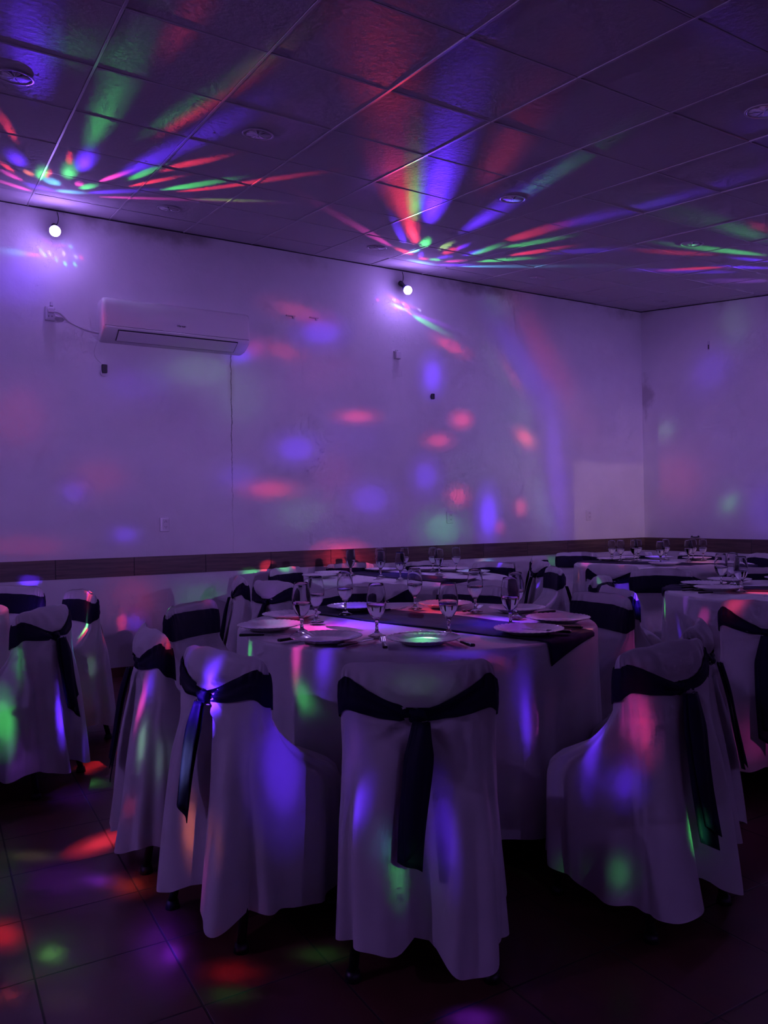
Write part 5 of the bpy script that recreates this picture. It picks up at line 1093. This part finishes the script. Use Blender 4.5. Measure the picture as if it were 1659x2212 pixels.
# ------------------------------------------------------------------ tables
TABLES = {'T1': (1.870, 2.923), 'T2': (3.150, 5.050), 'T3': (5.800, 4.850), 'T4': (4.390, 2.640), 'T5': (-.420, 4.800)}
TR = .785; TZ = .800
def build_table(key, seed, label, label_cloth, k=13):
    cx, cy = TABLES[key]; r = random.Random(seed)
    t = empty('round_table', (cx, cy, 0)); tag(t, label, 'table', 'round banquet tables')
    lathe('table_top', [(0.0, .765), (TR-.02, .765), (TR-.008, .772), (TR-.008, .785), (TR-.02, .7925), (0.0, .7925)], M['wood'], t, 64)
    for a in range(4):
        an = math.pi/4 + a*math.pi/2
        tube('leg', [(math.cos(an)*.42, math.sin(an)*.42, .77), (math.cos(an)*.50, math.sin(an)*.50, .0)], .016, M['leg'], t, 12)
    p = [r.uniform(0, 6.28) for _ in range(6)]
    N = 240; th = np.linspace(0, 2*np.pi, N, endpoint=False); rings = []
    for rr in (.001, .2, .4, .6, .72, TR-.03, TR-.014):
        rings.append(np.stack([cx+rr*np.cos(th), cy+rr*np.sin(th), np.full(N, TZ)+.0012*np.sin(3*th+p[0])*(rr/TR)], 1))
    for a in (20, 45, 70, 90):
        a = math.radians(a); rr = TR-.014+.016*math.sin(a); zz = TZ-.016*(1-math.cos(a))
        rings.append(np.stack([cx+rr*np.cos(th), cy+rr*np.sin(th), np.full(N, zz)], 1))
    for v in np.linspace(.04, 1, 26):
        zz = TZ-.016 - v*(.66)
        A = .036*min(1, v*1.5)**1.3
        f = np.sin(k*th+p[1]+.3*np.sin(2*th)) + .45*np.sin((2*k-3)*th+p[2]+v) + .5*np.sin(5*th+p[3])
        rr = TR+.002 + .012*v + A*(f*.5+.1)
        rings.append(np.stack([cx+rr*np.cos(th), cy+rr*np.sin(th), np.full(N, zz)+.01*v*np.sin(4*th+p[4])], 1))
    V, F = ring_mesh(rings, cap0=True)
    c = mesh_obj('tablecloth', V, F, M['cloth']); tag(c, label_cloth, 'tablecloth', 'white round tablecloths')
def build_runner(key, ang, dx, label, L=(.90, .90), W=.185, seed=1, skew=0.0):
    """navy runner over the middle of the cloth, its ends hanging over the edge"""
    cx, cy = TABLES[key]; a = math.radians(ang); d = Vector((math.cos(a), math.sin(a))); n = Vector((-d.y, d.x))
    r = random.Random(seed); p = [r.uniform(0, 6.28) for _ in range(5)]
    rows = 110; cols = 22; rings = []
    for i in range(rows):
        s = -L[0] + (L[0]+L[1])*i/(rows-1); ring = []
        for j in range(cols):
            u = (j/(cols-1)*2-1)
            q = d*(s-skew*u*max(0, s)) + n*(u*(W+.006*math.sin(5*s+p[0]))+dx)
            rad = q.length; z = TZ + .0045 + .002*math.sin(11*s+4*u+p[1]) + .0025*max(0, math.sin(4*s+9*u+p[2]))
            lim = TR+.004
            if rad > lim:
                ex = rad-lim; q = q*((lim+.006+.03*ex)/rad); z = TZ+.004-ex*.97
            elif rad > lim-.03: z = min(z, TZ+.0045)
            ring.append((cx+q.x, cy+q.y, z))
        rings.append(np.array(ring))
    V, F = ring_mesh(rings, closed_u=False)
    o = mesh_obj('table_runner', V, F, M['runner']); tag(o, label, 'table runner', 'navy table runners')
    md = o.modifiers.new('thickness', 'SOLIDIFY'); md.thickness = .0015; md.offset = 1
# ------------------------------------------------------------------ tables, cloths, runners
TN = {'T1': ('round table in the foreground under a full-length white cloth', 'white cloth on the big foreground table, reaching almost to the floor'),
      'T2': ('round table behind the foreground table, against the long wall', 'white cloth on the table in the middle of the room near the tile band'),
      'T3': ('round table furthest away, in the corner of the room', 'white cloth on the far table in the corner'),
      'T4': ('round table cut off by the right edge of the photo', 'white cloth on the right-hand table, green light on its left fold'),
      'T5': ('round table out of view at the left, only its chairs are seen', 'white cloth on the table beyond the left edge')}
for i, k in enumerate(TABLES):
    build_table(k, 11+i*7, TN[k][0], TN[k][1], k=(13, 12, 14, 11, 13)[i])
build_runner('T1', -75.5, .045, 'navy runner across the foreground table, one corner hanging over at right', L=(.80, .825), seed=3, skew=.055)
build_runner('T2', -84, .06, 'navy runner on the middle table, blue light on it', seed=4)
build_runner('T3', -70, .0, 'navy runner on the far corner table', seed=5)
build_runner('T4', -52, .05, 'navy runner on the right-hand table, red light on it', L=(.82, .9), seed=6)
build_runner('T5', -80, .0, 'navy runner on the table beyond the left edge', seed=7)

# ------------------------------------------------------------------ chairs (table, angle round it, distance, turn, settings)
G1, G2, G3, G4, G5 = ('covered chairs round the foreground table', 'covered chairs round the middle table', 'covered chairs round the corner table', 'covered chairs round the right-hand table', 'covered chairs at the left edge')
CHAIRS = [
 ('T1', 237.5, 1.30, 0, dict(seed=1, lobe=.03, fold=1.15, tail=(.375, -.022), label='white covered chair with its back to the camera, front and centre', group=G1, arch=.010, ear=.012)),
 ('T1', 206, 1.23, -10, dict(seed=2, tail=(.34, .01), fold=1.5, label='covered chair left of the front centre one, long flared skirt, red-tipped corner', group=G1)),
 ('T1', 174, 1.165, 3, dict(seed=3, tail=(.40, -.02), fold=1.4, label='narrow-looking covered chair seen from its side, furthest left at the foreground table', group=G1)),
 ('T1', 131, 1.19, 0, dict(seed=4, tail=(.36, .0), label='covered chair behind the left plates of the foreground table, green-tipped corner', group=G1)),
 ('T1', 80, 1.17, 12, dict(seed=5, tail=(.36, .0), label='covered chair facing us across the foreground table, behind the blue-lit plate', group=G1)),
 ('T1', 40, 1.17, -10, dict(seed=6, tail=(.36, .0), label='covered chair facing us across the foreground table, pink light on its left corner', group=G1)),
 ('T1', -2, 1.15, -3, dict(seed=7, tail=(.36, .0), label='covered chair right of the foreground table, broad slanting sash lit deep blue', group=G1)),
 ('T1', 276.5, 1.28, -2, dict(seed=8, tail=(.45, -.03), fold=1.4, tail_w=.05, label='covered chair at the front right of the foreground table, wide tail on its back', group=G1)),
 ('T1', 301, 1.19, 0, dict(seed=9, tail=(.40, .02), label='covered chair half hidden behind the front right one, narrow tail', group=G1)),
 ('T2', 84, 1.17, -8, dict(seed=21, label='covered chair against the long wall, leftmost of the three behind the middle table', group=G2)),
 ('T2', 48, 1.20, 0, dict(seed=22, label='covered chair against the long wall, in the middle behind the middle table', group=G2)),
 ('T2', 17, 1.20, 0, dict(seed=23, label='covered chair right behind the middle table with blue light on its top', group=G2)),
 ('T2', 121, 1.17, 0, dict(seed=24, label='covered chair left behind the middle table with a pale green top', group=G2)),
 ('T2', 166, 1.28, 0, dict(seed=25, label='covered chair furthest left at the middle table, red light down its edge', group=G2)),
 ('T2', 192, 1.25, 4, dict(seed=26, label='covered chair left front of the middle table, dark tail beside it', group=G2)),
 ('T2', 229, 1.18, 0, dict(seed=27, label='covered chair with its back to us before the middle table, left of two', group=G2)),
 ('T2', 263, 1.18, 0, dict(seed=28, label='covered chair with its back to us before the middle table, right of two', group=G2)),
 ('T2', 332, 1.18, 0, dict(seed=29, label='covered chair at the right of the middle table, seen from its side with hanging tail', group=G2)),
 ('T3', 157, 1.18, 0, dict(seed=41, label='covered chair left of the corner table with an orange and green lit back', group=G3)),
 ('T3', 120, 1.20, 0, dict(seed=42, label='covered chair mostly hidden, left behind the corner table', group=G3)),
 ('T3', 80, 1.35, -30, dict(seed=43, label='covered chair at the long wall, left behind the corner table', group=G3)),
 ('T3', 55, 1.22, 0, dict(seed=44, label='pale covered chair behind the four left glasses of the corner table', group=G3)),
 ('T3', 21, 1.20, 0, dict(seed=45, label='covered chair behind the right glasses of the corner table', group=G3)),
 ('T3', 347, 1.22, 0, dict(seed=46, label='covered chair right of the corner table at the frame edge', group=G3)),
 ('T3', 200, 1.15, 0, dict(seed=47, label='covered chair with its back to us before the corner table, grey lit', group=G3)),
 ('T3', 236, 1.15, 0, dict(seed=48, label='covered chair with its back to us before the corner table, orange lit', group=G3)),
 ('T4', 119, 1.22, 0, dict(seed=61, label='covered chair with a peach-coloured top and maroon-lit sash behind the right-hand table', group=G4)),
 ('T4', 158, 1.20, 0, dict(seed=62, label='covered chair left of the right-hand table, green and blue light on its rim', group=G4)),
 ('T4', 79, 1.28, -25, dict(seed=63, label='covered chair facing us behind the left part of the right-hand table', group=G4)),
 ('T4', 46, 1.20, 0, dict(seed=64, label='covered chair facing us behind the glasses of the right-hand table', group=G4)),
 ('T4', 204, 1.22, 0, dict(seed=65, tail=(.48, .02), tail_w=.055, fold=1.2, label='covered chair with a red lit back at the right frame edge', group=G4)),
 ('T5', 40, 1.20, 0, dict(seed=81, label='covered chair cut by the left frame edge, furthest back of the group', group=G5)),
 ('T5', 5, 1.22, 8, dict(seed=82, tail=(.36, .02), label='covered chair at left turned sideways, long tail down its right edge', group=G5)),
 ('T5', 321, 1.17, 0, dict(seed=83, tail=(.37, .0), tail_w=.05, fold=1.3, label='covered chair at left with its back to us and a wide hanging tail', group=G5)),
 ('T5', 286, 1.20, 0, dict(seed=84, label='covered chair of which only an edge shows at the left frame border', group=G5)),
]
for t, a, d, turn, kw in CHAIRS:
    cx, cy = TABLES[t]; an = math.radians(a)
    kw = dict(kw); far = t in ('T2', 'T3')
    kw.setdefault('N', 110 if far else 170)
    build_chair('banquet_chair', cx+d*math.cos(an), cy+d*math.sin(an), a+180+turn, **kw)

# ------------------------------------------------------------------ tableware
def plate_mesh():
    N = 216; th = np.linspace(0, 2*np.pi, N, endpoint=False)
    prof = [(.000, .0045), (.050, .0045), (.076, .0052), (.088, .0085), (.100, .0135), (.118, .0175), (.1335, .0215), (.1350, .0225),
            (.1350, .0200), (.118, .0150), (.100, .0105), (.088, .0050), (.080, .0005), (.072, .0000), (.068, .0020), (.0, .0020)]
    rings = []
    for k, (r, z) in enumerate(prof):
        s = np.abs(np.cos(18*th)); w = np.clip((r-.085)/.05, 0, 1)
        rr = r*(1+.014*w*(s-.6)); zz = z+.0016*w*(s-.5)
        rings.append(np.stack([rr*np.cos(th), rr*np.sin(th), zz], 1))
    return ring_mesh(rings)
def glass_profile():
    outer = [(.0, .0), (.034, .0), (.0355, .0015), (.034, .003), (.024, .006), (.012, .013), (.0065, .022), (.0058, .038), (.0066, .052), (.009, .062),
             (.014, .070), (.024, .081), (.032, .096), (.0368, .114), (.0385, .130), (.0375, .150), (.0345, .172), (.0305, .194), (.0285, .2035)]
    inner = [(.0278, .2040), (.0272, .2035), (.0292, .194), (.0332, .172), (.0362, .150), (.0372, .130), (.0355, .114), (.0306, .096), (.0225, .0825), (.012, .0735), (.0, .0705)]
    return outer, inner
_pm = plate_mesh(); PLATE = [None]
def build_plate(x, y, z, label, group, rot=0):
    if PLATE[0] is None:
        o = mesh_obj('dinner_plate', _pm[0], _pm[1], M['china']); PLATE[0] = o.data
    else:
        o = bpy.data.objects.new('dinner_plate', PLATE[0]); COL.objects.link(o)
    o.location = (x, y, z); o.rotation_euler = (0, 0, rot); tag(o, label, 'plate', group)
GL = {}
def build_glass(x, y, z, label, group):
    if not GL:
        root = empty('wine_glass')
        ou, inn = glass_profile(); bowl = lathe('bowl', ou[9:]+inn, M['glass'], root, 48)
        lathe('stem', [(.0, .0225)]+ou[6:10]+[(.0, .0618)], M['glass'], root, 32)
        lathe('foot', ou[:7]+[(.0, .0222)], M['glass'], root, 48)
        wz = .126
        wr = [(r+.0002, h) for r, h in inn if h < wz][::-1]
        lathe('water', [(0.0, .0703)]+[q for q in wr if q[0] > .001]+[(.0371, wz), (.0, wz)], M['water'], root, 48)
        GL['root'] = root
    else:
        src = GL['root']; root = src.copy(); COL.objects.link(root)
        for ch in src.children:
            c = ch.copy(); COL.objects.link(c); c.parent = root
    root.location = (x, y, z); root.rotation_euler = (0, 0, (x*37) % 6.28); tag(root, label, 'glass', group)

ORD = ['leftmost', 'second from the left', 'third from the left', 'fourth from the left', 'fifth from the left', 'sixth from the left', 'seventh from the left', 'eighth from the left', 'rightmost']
TNAME = {'T1': 'foreground table', 'T2': 'middle table', 'T3': 'far corner table', 'T4': 'right-hand table'}
def sx_of(p):      # how far right in the camera's view
    v = Vector((p[0], p[1], .8-EYE)); return v.dot(_R)/v.dot(_fw)
PLATES = {
 'T1':[(1.437, 3.313), (1.217, 3.034), (1.27, 2.608), (1.547, 2.368), (2.001, 2.314), (2.319, 2.491), (2.412, 2.871), (2.251, 3.238), (1.823, 3.421)],
 'T2':[(2.80, 5.64), (2.598, 5.439), (3.301, 5.700), (3.640, 5.520), (3.790, 5.330), (3.722, 4.959), (3.27, 4.500)],
 'T3':[(5.75, 5.42), (6.05, 5.50), (6.30, 5.30), (6.42, 4.95), (5.56, 4.62)],
 'T4':[(4.160, 3.160), (3.987, 2.93), (4.510, 3.230), (4.870, 3.060)]}
GLASSES = {
 'T1':[(1.277, 2.844), (1.463, 3.104), (1.694, 3.268), (1.486, 2.604), (2.075, 3.248), (1.724, 2.459), (2.245, 2.978), (2.056, 2.49), (2.259, 2.696)],
 'T2':[(2.940, 5.560), (2.852, 5.400), (3.232, 5.600), (2.967, 5.125), (3.430, 5.520), (2.954, 4.817), (3.601, 5.350), (3.468, 5.065), (3.731, 5.200)],
 'T3':[(5.670, 5.330), (5.70, 5.250), (5.82, 5.190), (5.93, 5.240), (5.70, 4.78), (6.16, 5.100), (6.073, 4.77), (6.30, 4.900), (6.33, 4.810)],
 'T4':[(4.181, 3.051), (4.342, 3.085), (3.991, 2.784)]}
def on_runner(k, x, y): return TZ+.010
for k in PLATES:
    ps = sorted(PLATES[k], key=sx_of); n = len(ps)
    for i, (x, y) in enumerate(ps):
        pos = ORD[i] if i < n-1 else 'rightmost'
        build_plate(x, y, TZ+.0085, 'white scalloped dinner plate on the %s, %s' % (TNAME[k], pos), 'dinner plates on the '+TNAME[k], rot=i*.7)
for k in GLASSES:
    ps = sorted(GLASSES[k], key=sx_of); n = len(ps)
    for i, (x, y) in enumerate(ps):
        pos = ORD[i] if i < n-1 else 'rightmost'
        build_glass(x, y, TZ+.0085, 'wine glass half full of water on the %s, %s' % (TNAME[k], pos), 'glasses on the '+TNAME[k])

def build_knife(a, b, label, group):
    a = Vector((*a, 0)); b = Vector((*b, 0)); d = (b-a); ang = math.atan2(d.y, d.x); L = .205; s = L
    root = empty('table_knife', (a.x, a.y, TZ+.010), ang); tag(root, label, 'knife', group)
    bm = bmesh.new(); bm_box(bm, 0, .098, -.0095, .0095, 0, .011, .004, 3)
    for v in bm.verts:
        t = v.co.x/.098; v.co.y *= (1.05-.30*t+.12*math.sin(3.1*t)); v.co.z = v.co.z*(1-.2*t)
    bm_obj('handle', bm, M['black'], root, True)
    pr = [(.094, -.006), (.15, -.0085), (.185, -.0075), (.205, .004), (.20, .0065), (.15, .0065), (.094, .0055)]
    V = [(x, y, .003) for x, y in pr]+[(x, y, .0048) for x, y in pr]; n = len(pr)
    F = [tuple(range(n-1, -1, -1)), tuple(range(n, 2*n))]+[(i, (i+1) % n, n+(i+1) % n, n+i) for i in range(n)]
    mesh_obj('blade', V, F, M['steel'], root, False)
def build_fork(a, b, label, group):
    a = Vector((*a, 0)); b = Vector((*b, 0)); d = (b-a); ang = math.atan2(d.y, d.x)
    root = empty('table_fork', (a.x, a.y, TZ+.010), ang); tag(root, label, 'fork', group)
    bm = bmesh.new(); bm_box(bm, 0, .095, -.0085, .0085, 0, .010, .004, 3)
    for v in bm.verts:
        t = v.co.x/.095; v.co.y *= (1.1-.35*t)
    bm_obj('handle', bm, M['black'], root, True)
    bm = bmesh.new(); bm_box(bm, .09, .145, -.0035, .0035, .003, .006); bm_box(bm, .14, .160, -.0115, .0115, .003, .0055, .001)
    for k in range(4):
        y = -.0095+k*.00633; bm_box(bm, .158, .200, y-.0016, y+.0016, .003, .0052)
    for v in bm.verts:
        t = max(0, (v.co.x-.13)/.07); v.co.z += .008*t*t - .004*math.sin(min(1, t)*math.pi)
    bm_obj('tines', bm, M['steel'], root, False)
GC = 'black-handled cutlery on the foreground table'
for kind, a, b, lab in [
 ('knife', (1.037, 2.907), (1.202, 2.830), 'black-handled knife at the left rim of the foreground table, under the leftmost plate'),
 ('knife', (1.112, 2.689), (1.335, 2.762), 'black-handled knife poking out left of the third plate from the left'),
 ('knife', (1.242, 2.447), (1.407, 2.515), 'black-handled knife with its blade pointing right, between the two front left plates'),
 ('fork', (1.361, 2.328), (1.431, 2.465), 'black-handled fork lying left of the front centre plate'),
 ('knife', (1.631, 2.181), (1.664, 2.343), 'black-handled knife right of the front centre plate'),
 ('knife', (2.524, 2.734), (2.358, 2.733), 'black-handled knife behind the two plates at the right rim'),
 ('knife', (2.247, 2.275), (2.200, 2.397), 'black-handled knife between the two plates at the right rim'),
 ('knife', (2.126, 2.213), (2.062, 2.334), 'black-handled knife lying on the runner beside the front right plate'),
 ('fork', (2.187, 2.993), (2.363, 3.084), 'black-handled fork on the far side of the table, right of the pink-lit plate'),
 ('fork', (1.847, 3.259), (1.967, 3.270), 'black-handled fork on the far side, beside the blue-lit plate')]:
    (build_knife if kind == 'knife' else build_fork)(a, b, lab, GC)
for a, b, lab in [((3.925, 3.134), (4.073, 3.121), 'black-handled knife on the right-hand table, uppermost left of its plates'),
                  ((3.778, 3.012), (3.955, 3.018), 'black-handled knife on the right-hand table, in the middle left of its plates'),
                  ((3.725, 2.862), (3.886, 2.831), 'black-handled knife on the right-hand table in front of its nearest plate')]:
    build_knife(a, b, lab, 'knives on the right-hand table')

# ------------------------------------------------------------------ air conditioner
ac = empty('air_conditioner', (1.79, WALL_Y, 2.72))
tag(ac, 'white split air conditioner mounted high on the long wall', 'air conditioner')
prof = [(0, .0), (0, .335), (.150, .332), (.185, .322), (.203, .298), (.210, .26), (.214, .10), (.213, .082), (.205, .070), (.185, .050), (.120, .020), (.06, .004)]
def ac_ring(x, s):
    cyy, czz = .10, .17
    return np.array([(x, -(cyy+(d-cyy)*s if d > .01 else 0), czz+(z-czz)*s) for d, z in prof])
hx = .608
rings = [ac_ring(-hx, .86), ac_ring(-hx+.003, .93), ac_ring(-hx+.012, .975), ac_ring(-hx+.03, 1.0), ac_ring(hx-.03, 1.0), ac_ring(hx-.012, .975), ac_ring(hx-.003, .93), ac_ring(hx, .86)]
V, F = ring_mesh(rings, cap0=True, cap1=True)
body = mesh_obj('body', V, F, M['plastic'], ac, True)
md = body.modifiers.new('edges', 'EDGE_SPLIT'); md.split_angle = math.radians(38)
# seam under the front panel, the outlet flap with its dark outline
box('panel_seam', -hx+.012, hx-.012, -.2155, -.2125, .0935, .0965, M['ink'], ac)
def slope_slab(name, x0, x1, d0, z0, d1, z1, t, mat):
    n = Vector((0, -(z0-z1), -(d0-d1))).normalized()
    P = [Vector((x0, -d0, z0)), Vector((x1, -d0, z0)), Vector((x1, -d1, z1)), Vector((x0, -d1, z1))]
    Q = [p + n*t for p in P]
    o = mesh_obj(name, [*P, *Q], [(0, 1, 2, 3), (7, 6, 5, 4), (0, 4, 5, 1), (1, 5, 6, 2), (2, 6, 7, 3), (3, 7, 4, 0)], mat, ac, False)
    return o
slope_slab('outlet_gap', -.495, .495, .211, .070, .098, .010, .010, M['ink'])
slope_slab('flap', -.489, .489, .209, .0665, .1035, .0125, .0125, M['plastic'])
def text_mesh(name, body_, size, loc, rot, mat, parent):
    cu = bpy.data.curves.new(name, 'FONT'); cu.body = body_; cu.size = size; cu.align_x = 'CENTER'; cu.align_y = 'CENTER'; cu.extrude = .0006; cu.offset = .0006
    o = bpy.data.objects.new(name, cu); COL.objects.link(o)
    dg = bpy.context.evaluated_depsgraph_get(); me = bpy.data.meshes.new_from_object(o.evaluated_get(dg))
    bpy.data.objects.remove(o); me.materials.clear(); me.materials.append(mat)
    t = bpy.data.objects.new(name, me); COL.objects.link(t); t.parent = parent; t.location = loc; t.rotation_euler = rot
    return t
text_mesh('lettering', 'Hisense', .023, (.012, -.2142, .150), (math.pi/2, 0, 0), M['ink'], ac)
tube('power_cord', bez([(-.945, -.055, .195), (-.90, -.050, .185), (-.83, -.035, .130), (-.71, -.030, .085), (-.60, -.035, .065), (-.565, -.05, .045)]), .0068, M['dull'], ac)
tube('thin_wire', bez([(-.56, -.05, .03), (-.61, -.03, .01), (-.64, -.012, -.07), (-.63, -.010, -.13), (-.575, -.012, -.185)]), .0013, M['dull'], ac, 6)

# ------------------------------------------------------------------ small things on the walls
def wall_thing(name, x, z, label, cat, y=WALL_Y):
    o = empty(name, (x, y, z)); tag(o, label, cat); return o
s = wall_thing('socket_box', .819, 2.906, 'white surface socket box with plug, left of the air conditioner', 'socket')
box('box_body', -.036, .036, -.042, 0, -.058, .050, M['dull'], s, .004)
box('socket_face', -.030, .030, -.046, -.040, -.050, .040, M['plastic'], s, .002)
box('plug', -.018, .026, -.078, -.044, -.004, .030, M['plastic'], s, .006)
for q in (-.012, .012): box('slot', q-.002, q+.002, -.0475, -.0455, -.035, -.022, M['ink'], s)
box('clip', .002, .020, -.030, 0, .056, .092, M['dull'], s, .004); box('clip_tip', -.002, .022, -.034, -.004, .051, .058, M['ink'], s, .001)
bm = bmesh.new(); vs = [bm.verts.new(p) for p in ((.036, -.03, -.022), (.085, -.045, -.030), (.110, -.03, -.040), (.088, -.035, -.062), (.050, -.04, -.066), (.034, -.035, -.048))]
bm.faces.new(vs); bmesh.ops.solidify(bm, geom=bm.faces[:], thickness=.002); tp = bm_obj('tape', bm, M['dull'], s)
s = wall_thing('cable_connector', 1.222, 2.506, 'small black connector hanging on a thin wire below the air conditioner', 'connector')
box('connector_body', -.020, .022, -.030, -.001, -.035, .033, M['black'], s, .004)
box('metal_lug', -.030, -.018, -.018, -.001, -.050, -.018, M['steel'], s, .001); box('metal_lug', -.022, .008, -.014, -.001, -.058, -.046, M['steel'], s, .001)
for x, z, lab in ((2.87, 3.131, 'left one of two short grey brackets sticking out of the long wall'), (3.105, 3.141, 'right one of two short grey brackets sticking out of the long wall')):
    s = wall_thing('wall_bracket', x, z, lab, 'bracket'); s['group'] = 'wall brackets'
    box('bracket_bar', -.045, .045, -.022, 0, -.005, .006, M['tbar'], s, .002); box('bracket_foot', .018, .034, -.018, 0, -.022, .0, M['tbar'], s, .001)
s = wall_thing('junction_box', 4.007, 2.873, 'small white plastic box on the long wall below the middle bulb', 'junction box')
box('box_body', -.028, .030, -.048, 0, -.040, .034, M['dull'], s, .005); box('cover_rim', -.035, .033, -.026, 0, .030, .040, M['plastic'], s, .002)
for q in (-.008, .014): box('screw_head', q-.006, q+.006, -.02, -.002, .038, .052, M['plastic'], s, .002)
s = wall_thing('cable_clip', 4.421, 2.490, 'small black cable clip on the long wall, right of the white box', 'clip')
box('clip_body', -.012, .020, -.034, -.002, -.028, .028, M['black'], s, .005); box('clip_base', -.022, .0, -.012, 0, -.018, .012, M['steel'], s, .002)
def outlet(x, z, label):
    s = wall_thing('wall_outlet', x, z, label, 'outlet'); s['group'] = 'white double outlets above the tile band'
    box('cover_plate', -.040, .040, -.010, 0, -.060, .060, M['plastic'], s, .006)
    box('insert', -.017, .036, -.0125, -.009, -.044, .046, M['dull'], s, .001)
    for zc, sg in ((.022, 1), (-.018, -1)):
        for q in (-1, 1):
            b = box('slot', -.0014, .0014, -.0135, -.012, -.0055, .0055, M['ink'], s); b.location = (.009+q*.0075, 0, zc); b.rotation_euler = (0, -q*sg*.55, 0)
        b = box('slot', -.0013, .0013, -.0135, -.012, -.004, .004, M['ink'], s); b.location = (.009, 0, zc+sg*.012)
outlet(1.693, 1.234, 'white double outlet low on the long wall below the air conditioner')
outlet(4.622, 1.252, 'white double outlet above the glasses of the middle table')
outlet(6.591, 1.252, 'white double outlet near the room corner')
s = wall_thing('wall_anchor', WALL_X, 3.129, 'narrow slotted plate with a dark slit high on the right wall', 'wall plate', y=5.599)
box('plate', -.004, 0, -.014, .014, -.045, .050, M['dull'], s, .001); box('slit', -.007, -.003, -.006, .006, -.038, .012, M['ink'], s)
s = wall_thing('dark_twig', WALL_X, .986, 'small dark object stuck on the right wall just above the tile band', 'fitting', y=5.814)
tube('fitting_bar', [(-.012, .055, 0), (-.014, .0, -.003), (-.012, -.055, .001)], .006, M['ink'], s, 8); tube('fitting_bar', [(-.006, .043, .0), (-.014, .043, .012)], .006, M['ink'], s, 8)
tube('fitting_bar', [(-.006, -.043, .0), (-.014, -.043, .014)], .008, M['ink'], s, 8)

# ------------------------------------------------------------------ recessed lights, switched off
WH = ['recessed light at the upper left edge of the photo, in blue light', 'recessed light near the wall joint, above the air conditioner', 'recessed light in the ceiling left of centre', 'recessed light with a blue beam across it', 'recessed light left of the coloured fan of the middle bulb', 'recessed light right of centre with a green streak over it', 'recessed light at the right edge of the photo', 'recessed light closest to the room corner', 'recessed light near the wall joint, right of the middle bulb', ]
for (i, j), lab in zip([(-.5, 2.57), (1.5, 5.54), (1.5, 2.5), (4.5, 2.52), (4.5, 5.54), (7.5, 2.52), (4.53, -.45), (10.56, 5.55), (7.55, 5.56)], WH):
    x = GX0+i*GS; y = GY0+j*GS
    d = empty('recessed_light', (x, y, ceil_z(y)+.0028)); d.rotation_euler = (math.atan(CEIL_S), 0, 0); tag(d, lab, 'recessed light', 'round recessed lights in the ceiling')
    lathe('trim_ring', [(.076, .0), (.076, -.002), (.079, -.0035), (.084, -.0035), (.088, -.001), (.088, .0)], M['tbar'], d, 48)
    lathe('diffuser', [(.0, .0002), (.0, -.0008), (.0757, -.0008), (.0757, .0002)], M['panel'], d, 48)

# ------------------------------------------------------------------ the party bulbs
BL = ['lit round party bulb on the long wall, at the left of the photo', 'lit round party bulb on the long wall, in the middle of the photo', 'lit round party bulb on the right wall beyond the frame', 'lit round party bulb on the wall behind the camera, left one', 'lit round party bulb on the wall behind the camera, right one', 'lit round party bulb on the left side wall beyond the frame', 'added fill bulb on the long wall beyond the left edge of the frame']
BASE = [(.860, 6.535, 3.600), (4.062, 6.535, 3.600), (7.518, 3.15, 3.17), (.9, -3.588, 2.31), (4.3, -3.588, 2.31), (-3.588, 2.6, 3.10), (-2.33, 6.535, 3.60)]
for (c, k), bp_, lab in zip(BULBS, BASE, BL):
    c = Vector(c); bp_ = Vector(bp_); root = empty('party_bulb', bp_); tag(root, lab, 'light bulb', 'party bulbs round the room')
    d = (c-bp_); L = d.length; d.normalize()
    def pt_(t): return tuple(d*t)
    tube('socket', [pt_(0), pt_(.03), pt_(.031), pt_(L-.075)], [.024, .024, .020, .020], M['black'], root, 24)
    tube('collar', [pt_(L-.077), pt_(L-.070), pt_(L-.030), pt_(L-.022)], [.021, .032, .040, .040], M['bulbring'], root, 24)
    bm = bmesh.new(); bmesh.ops.create_uvsphere(bm, u_segments=32, v_segments=20, radius=.0400)
    for v in bm.verts: v.co += d*L
    g = bm_obj('globe', bm, glow_mat(k), root, True)
    up = ceil_z(bp_.y) - bp_.z
    if bp_.y > 6: tube('cord', bez([(.022, .0, up-.01), (.030, -.01, up*.5), (.020, -.012, .02), tuple(d*.02)], 10), .0028, M['black'], root, 8)
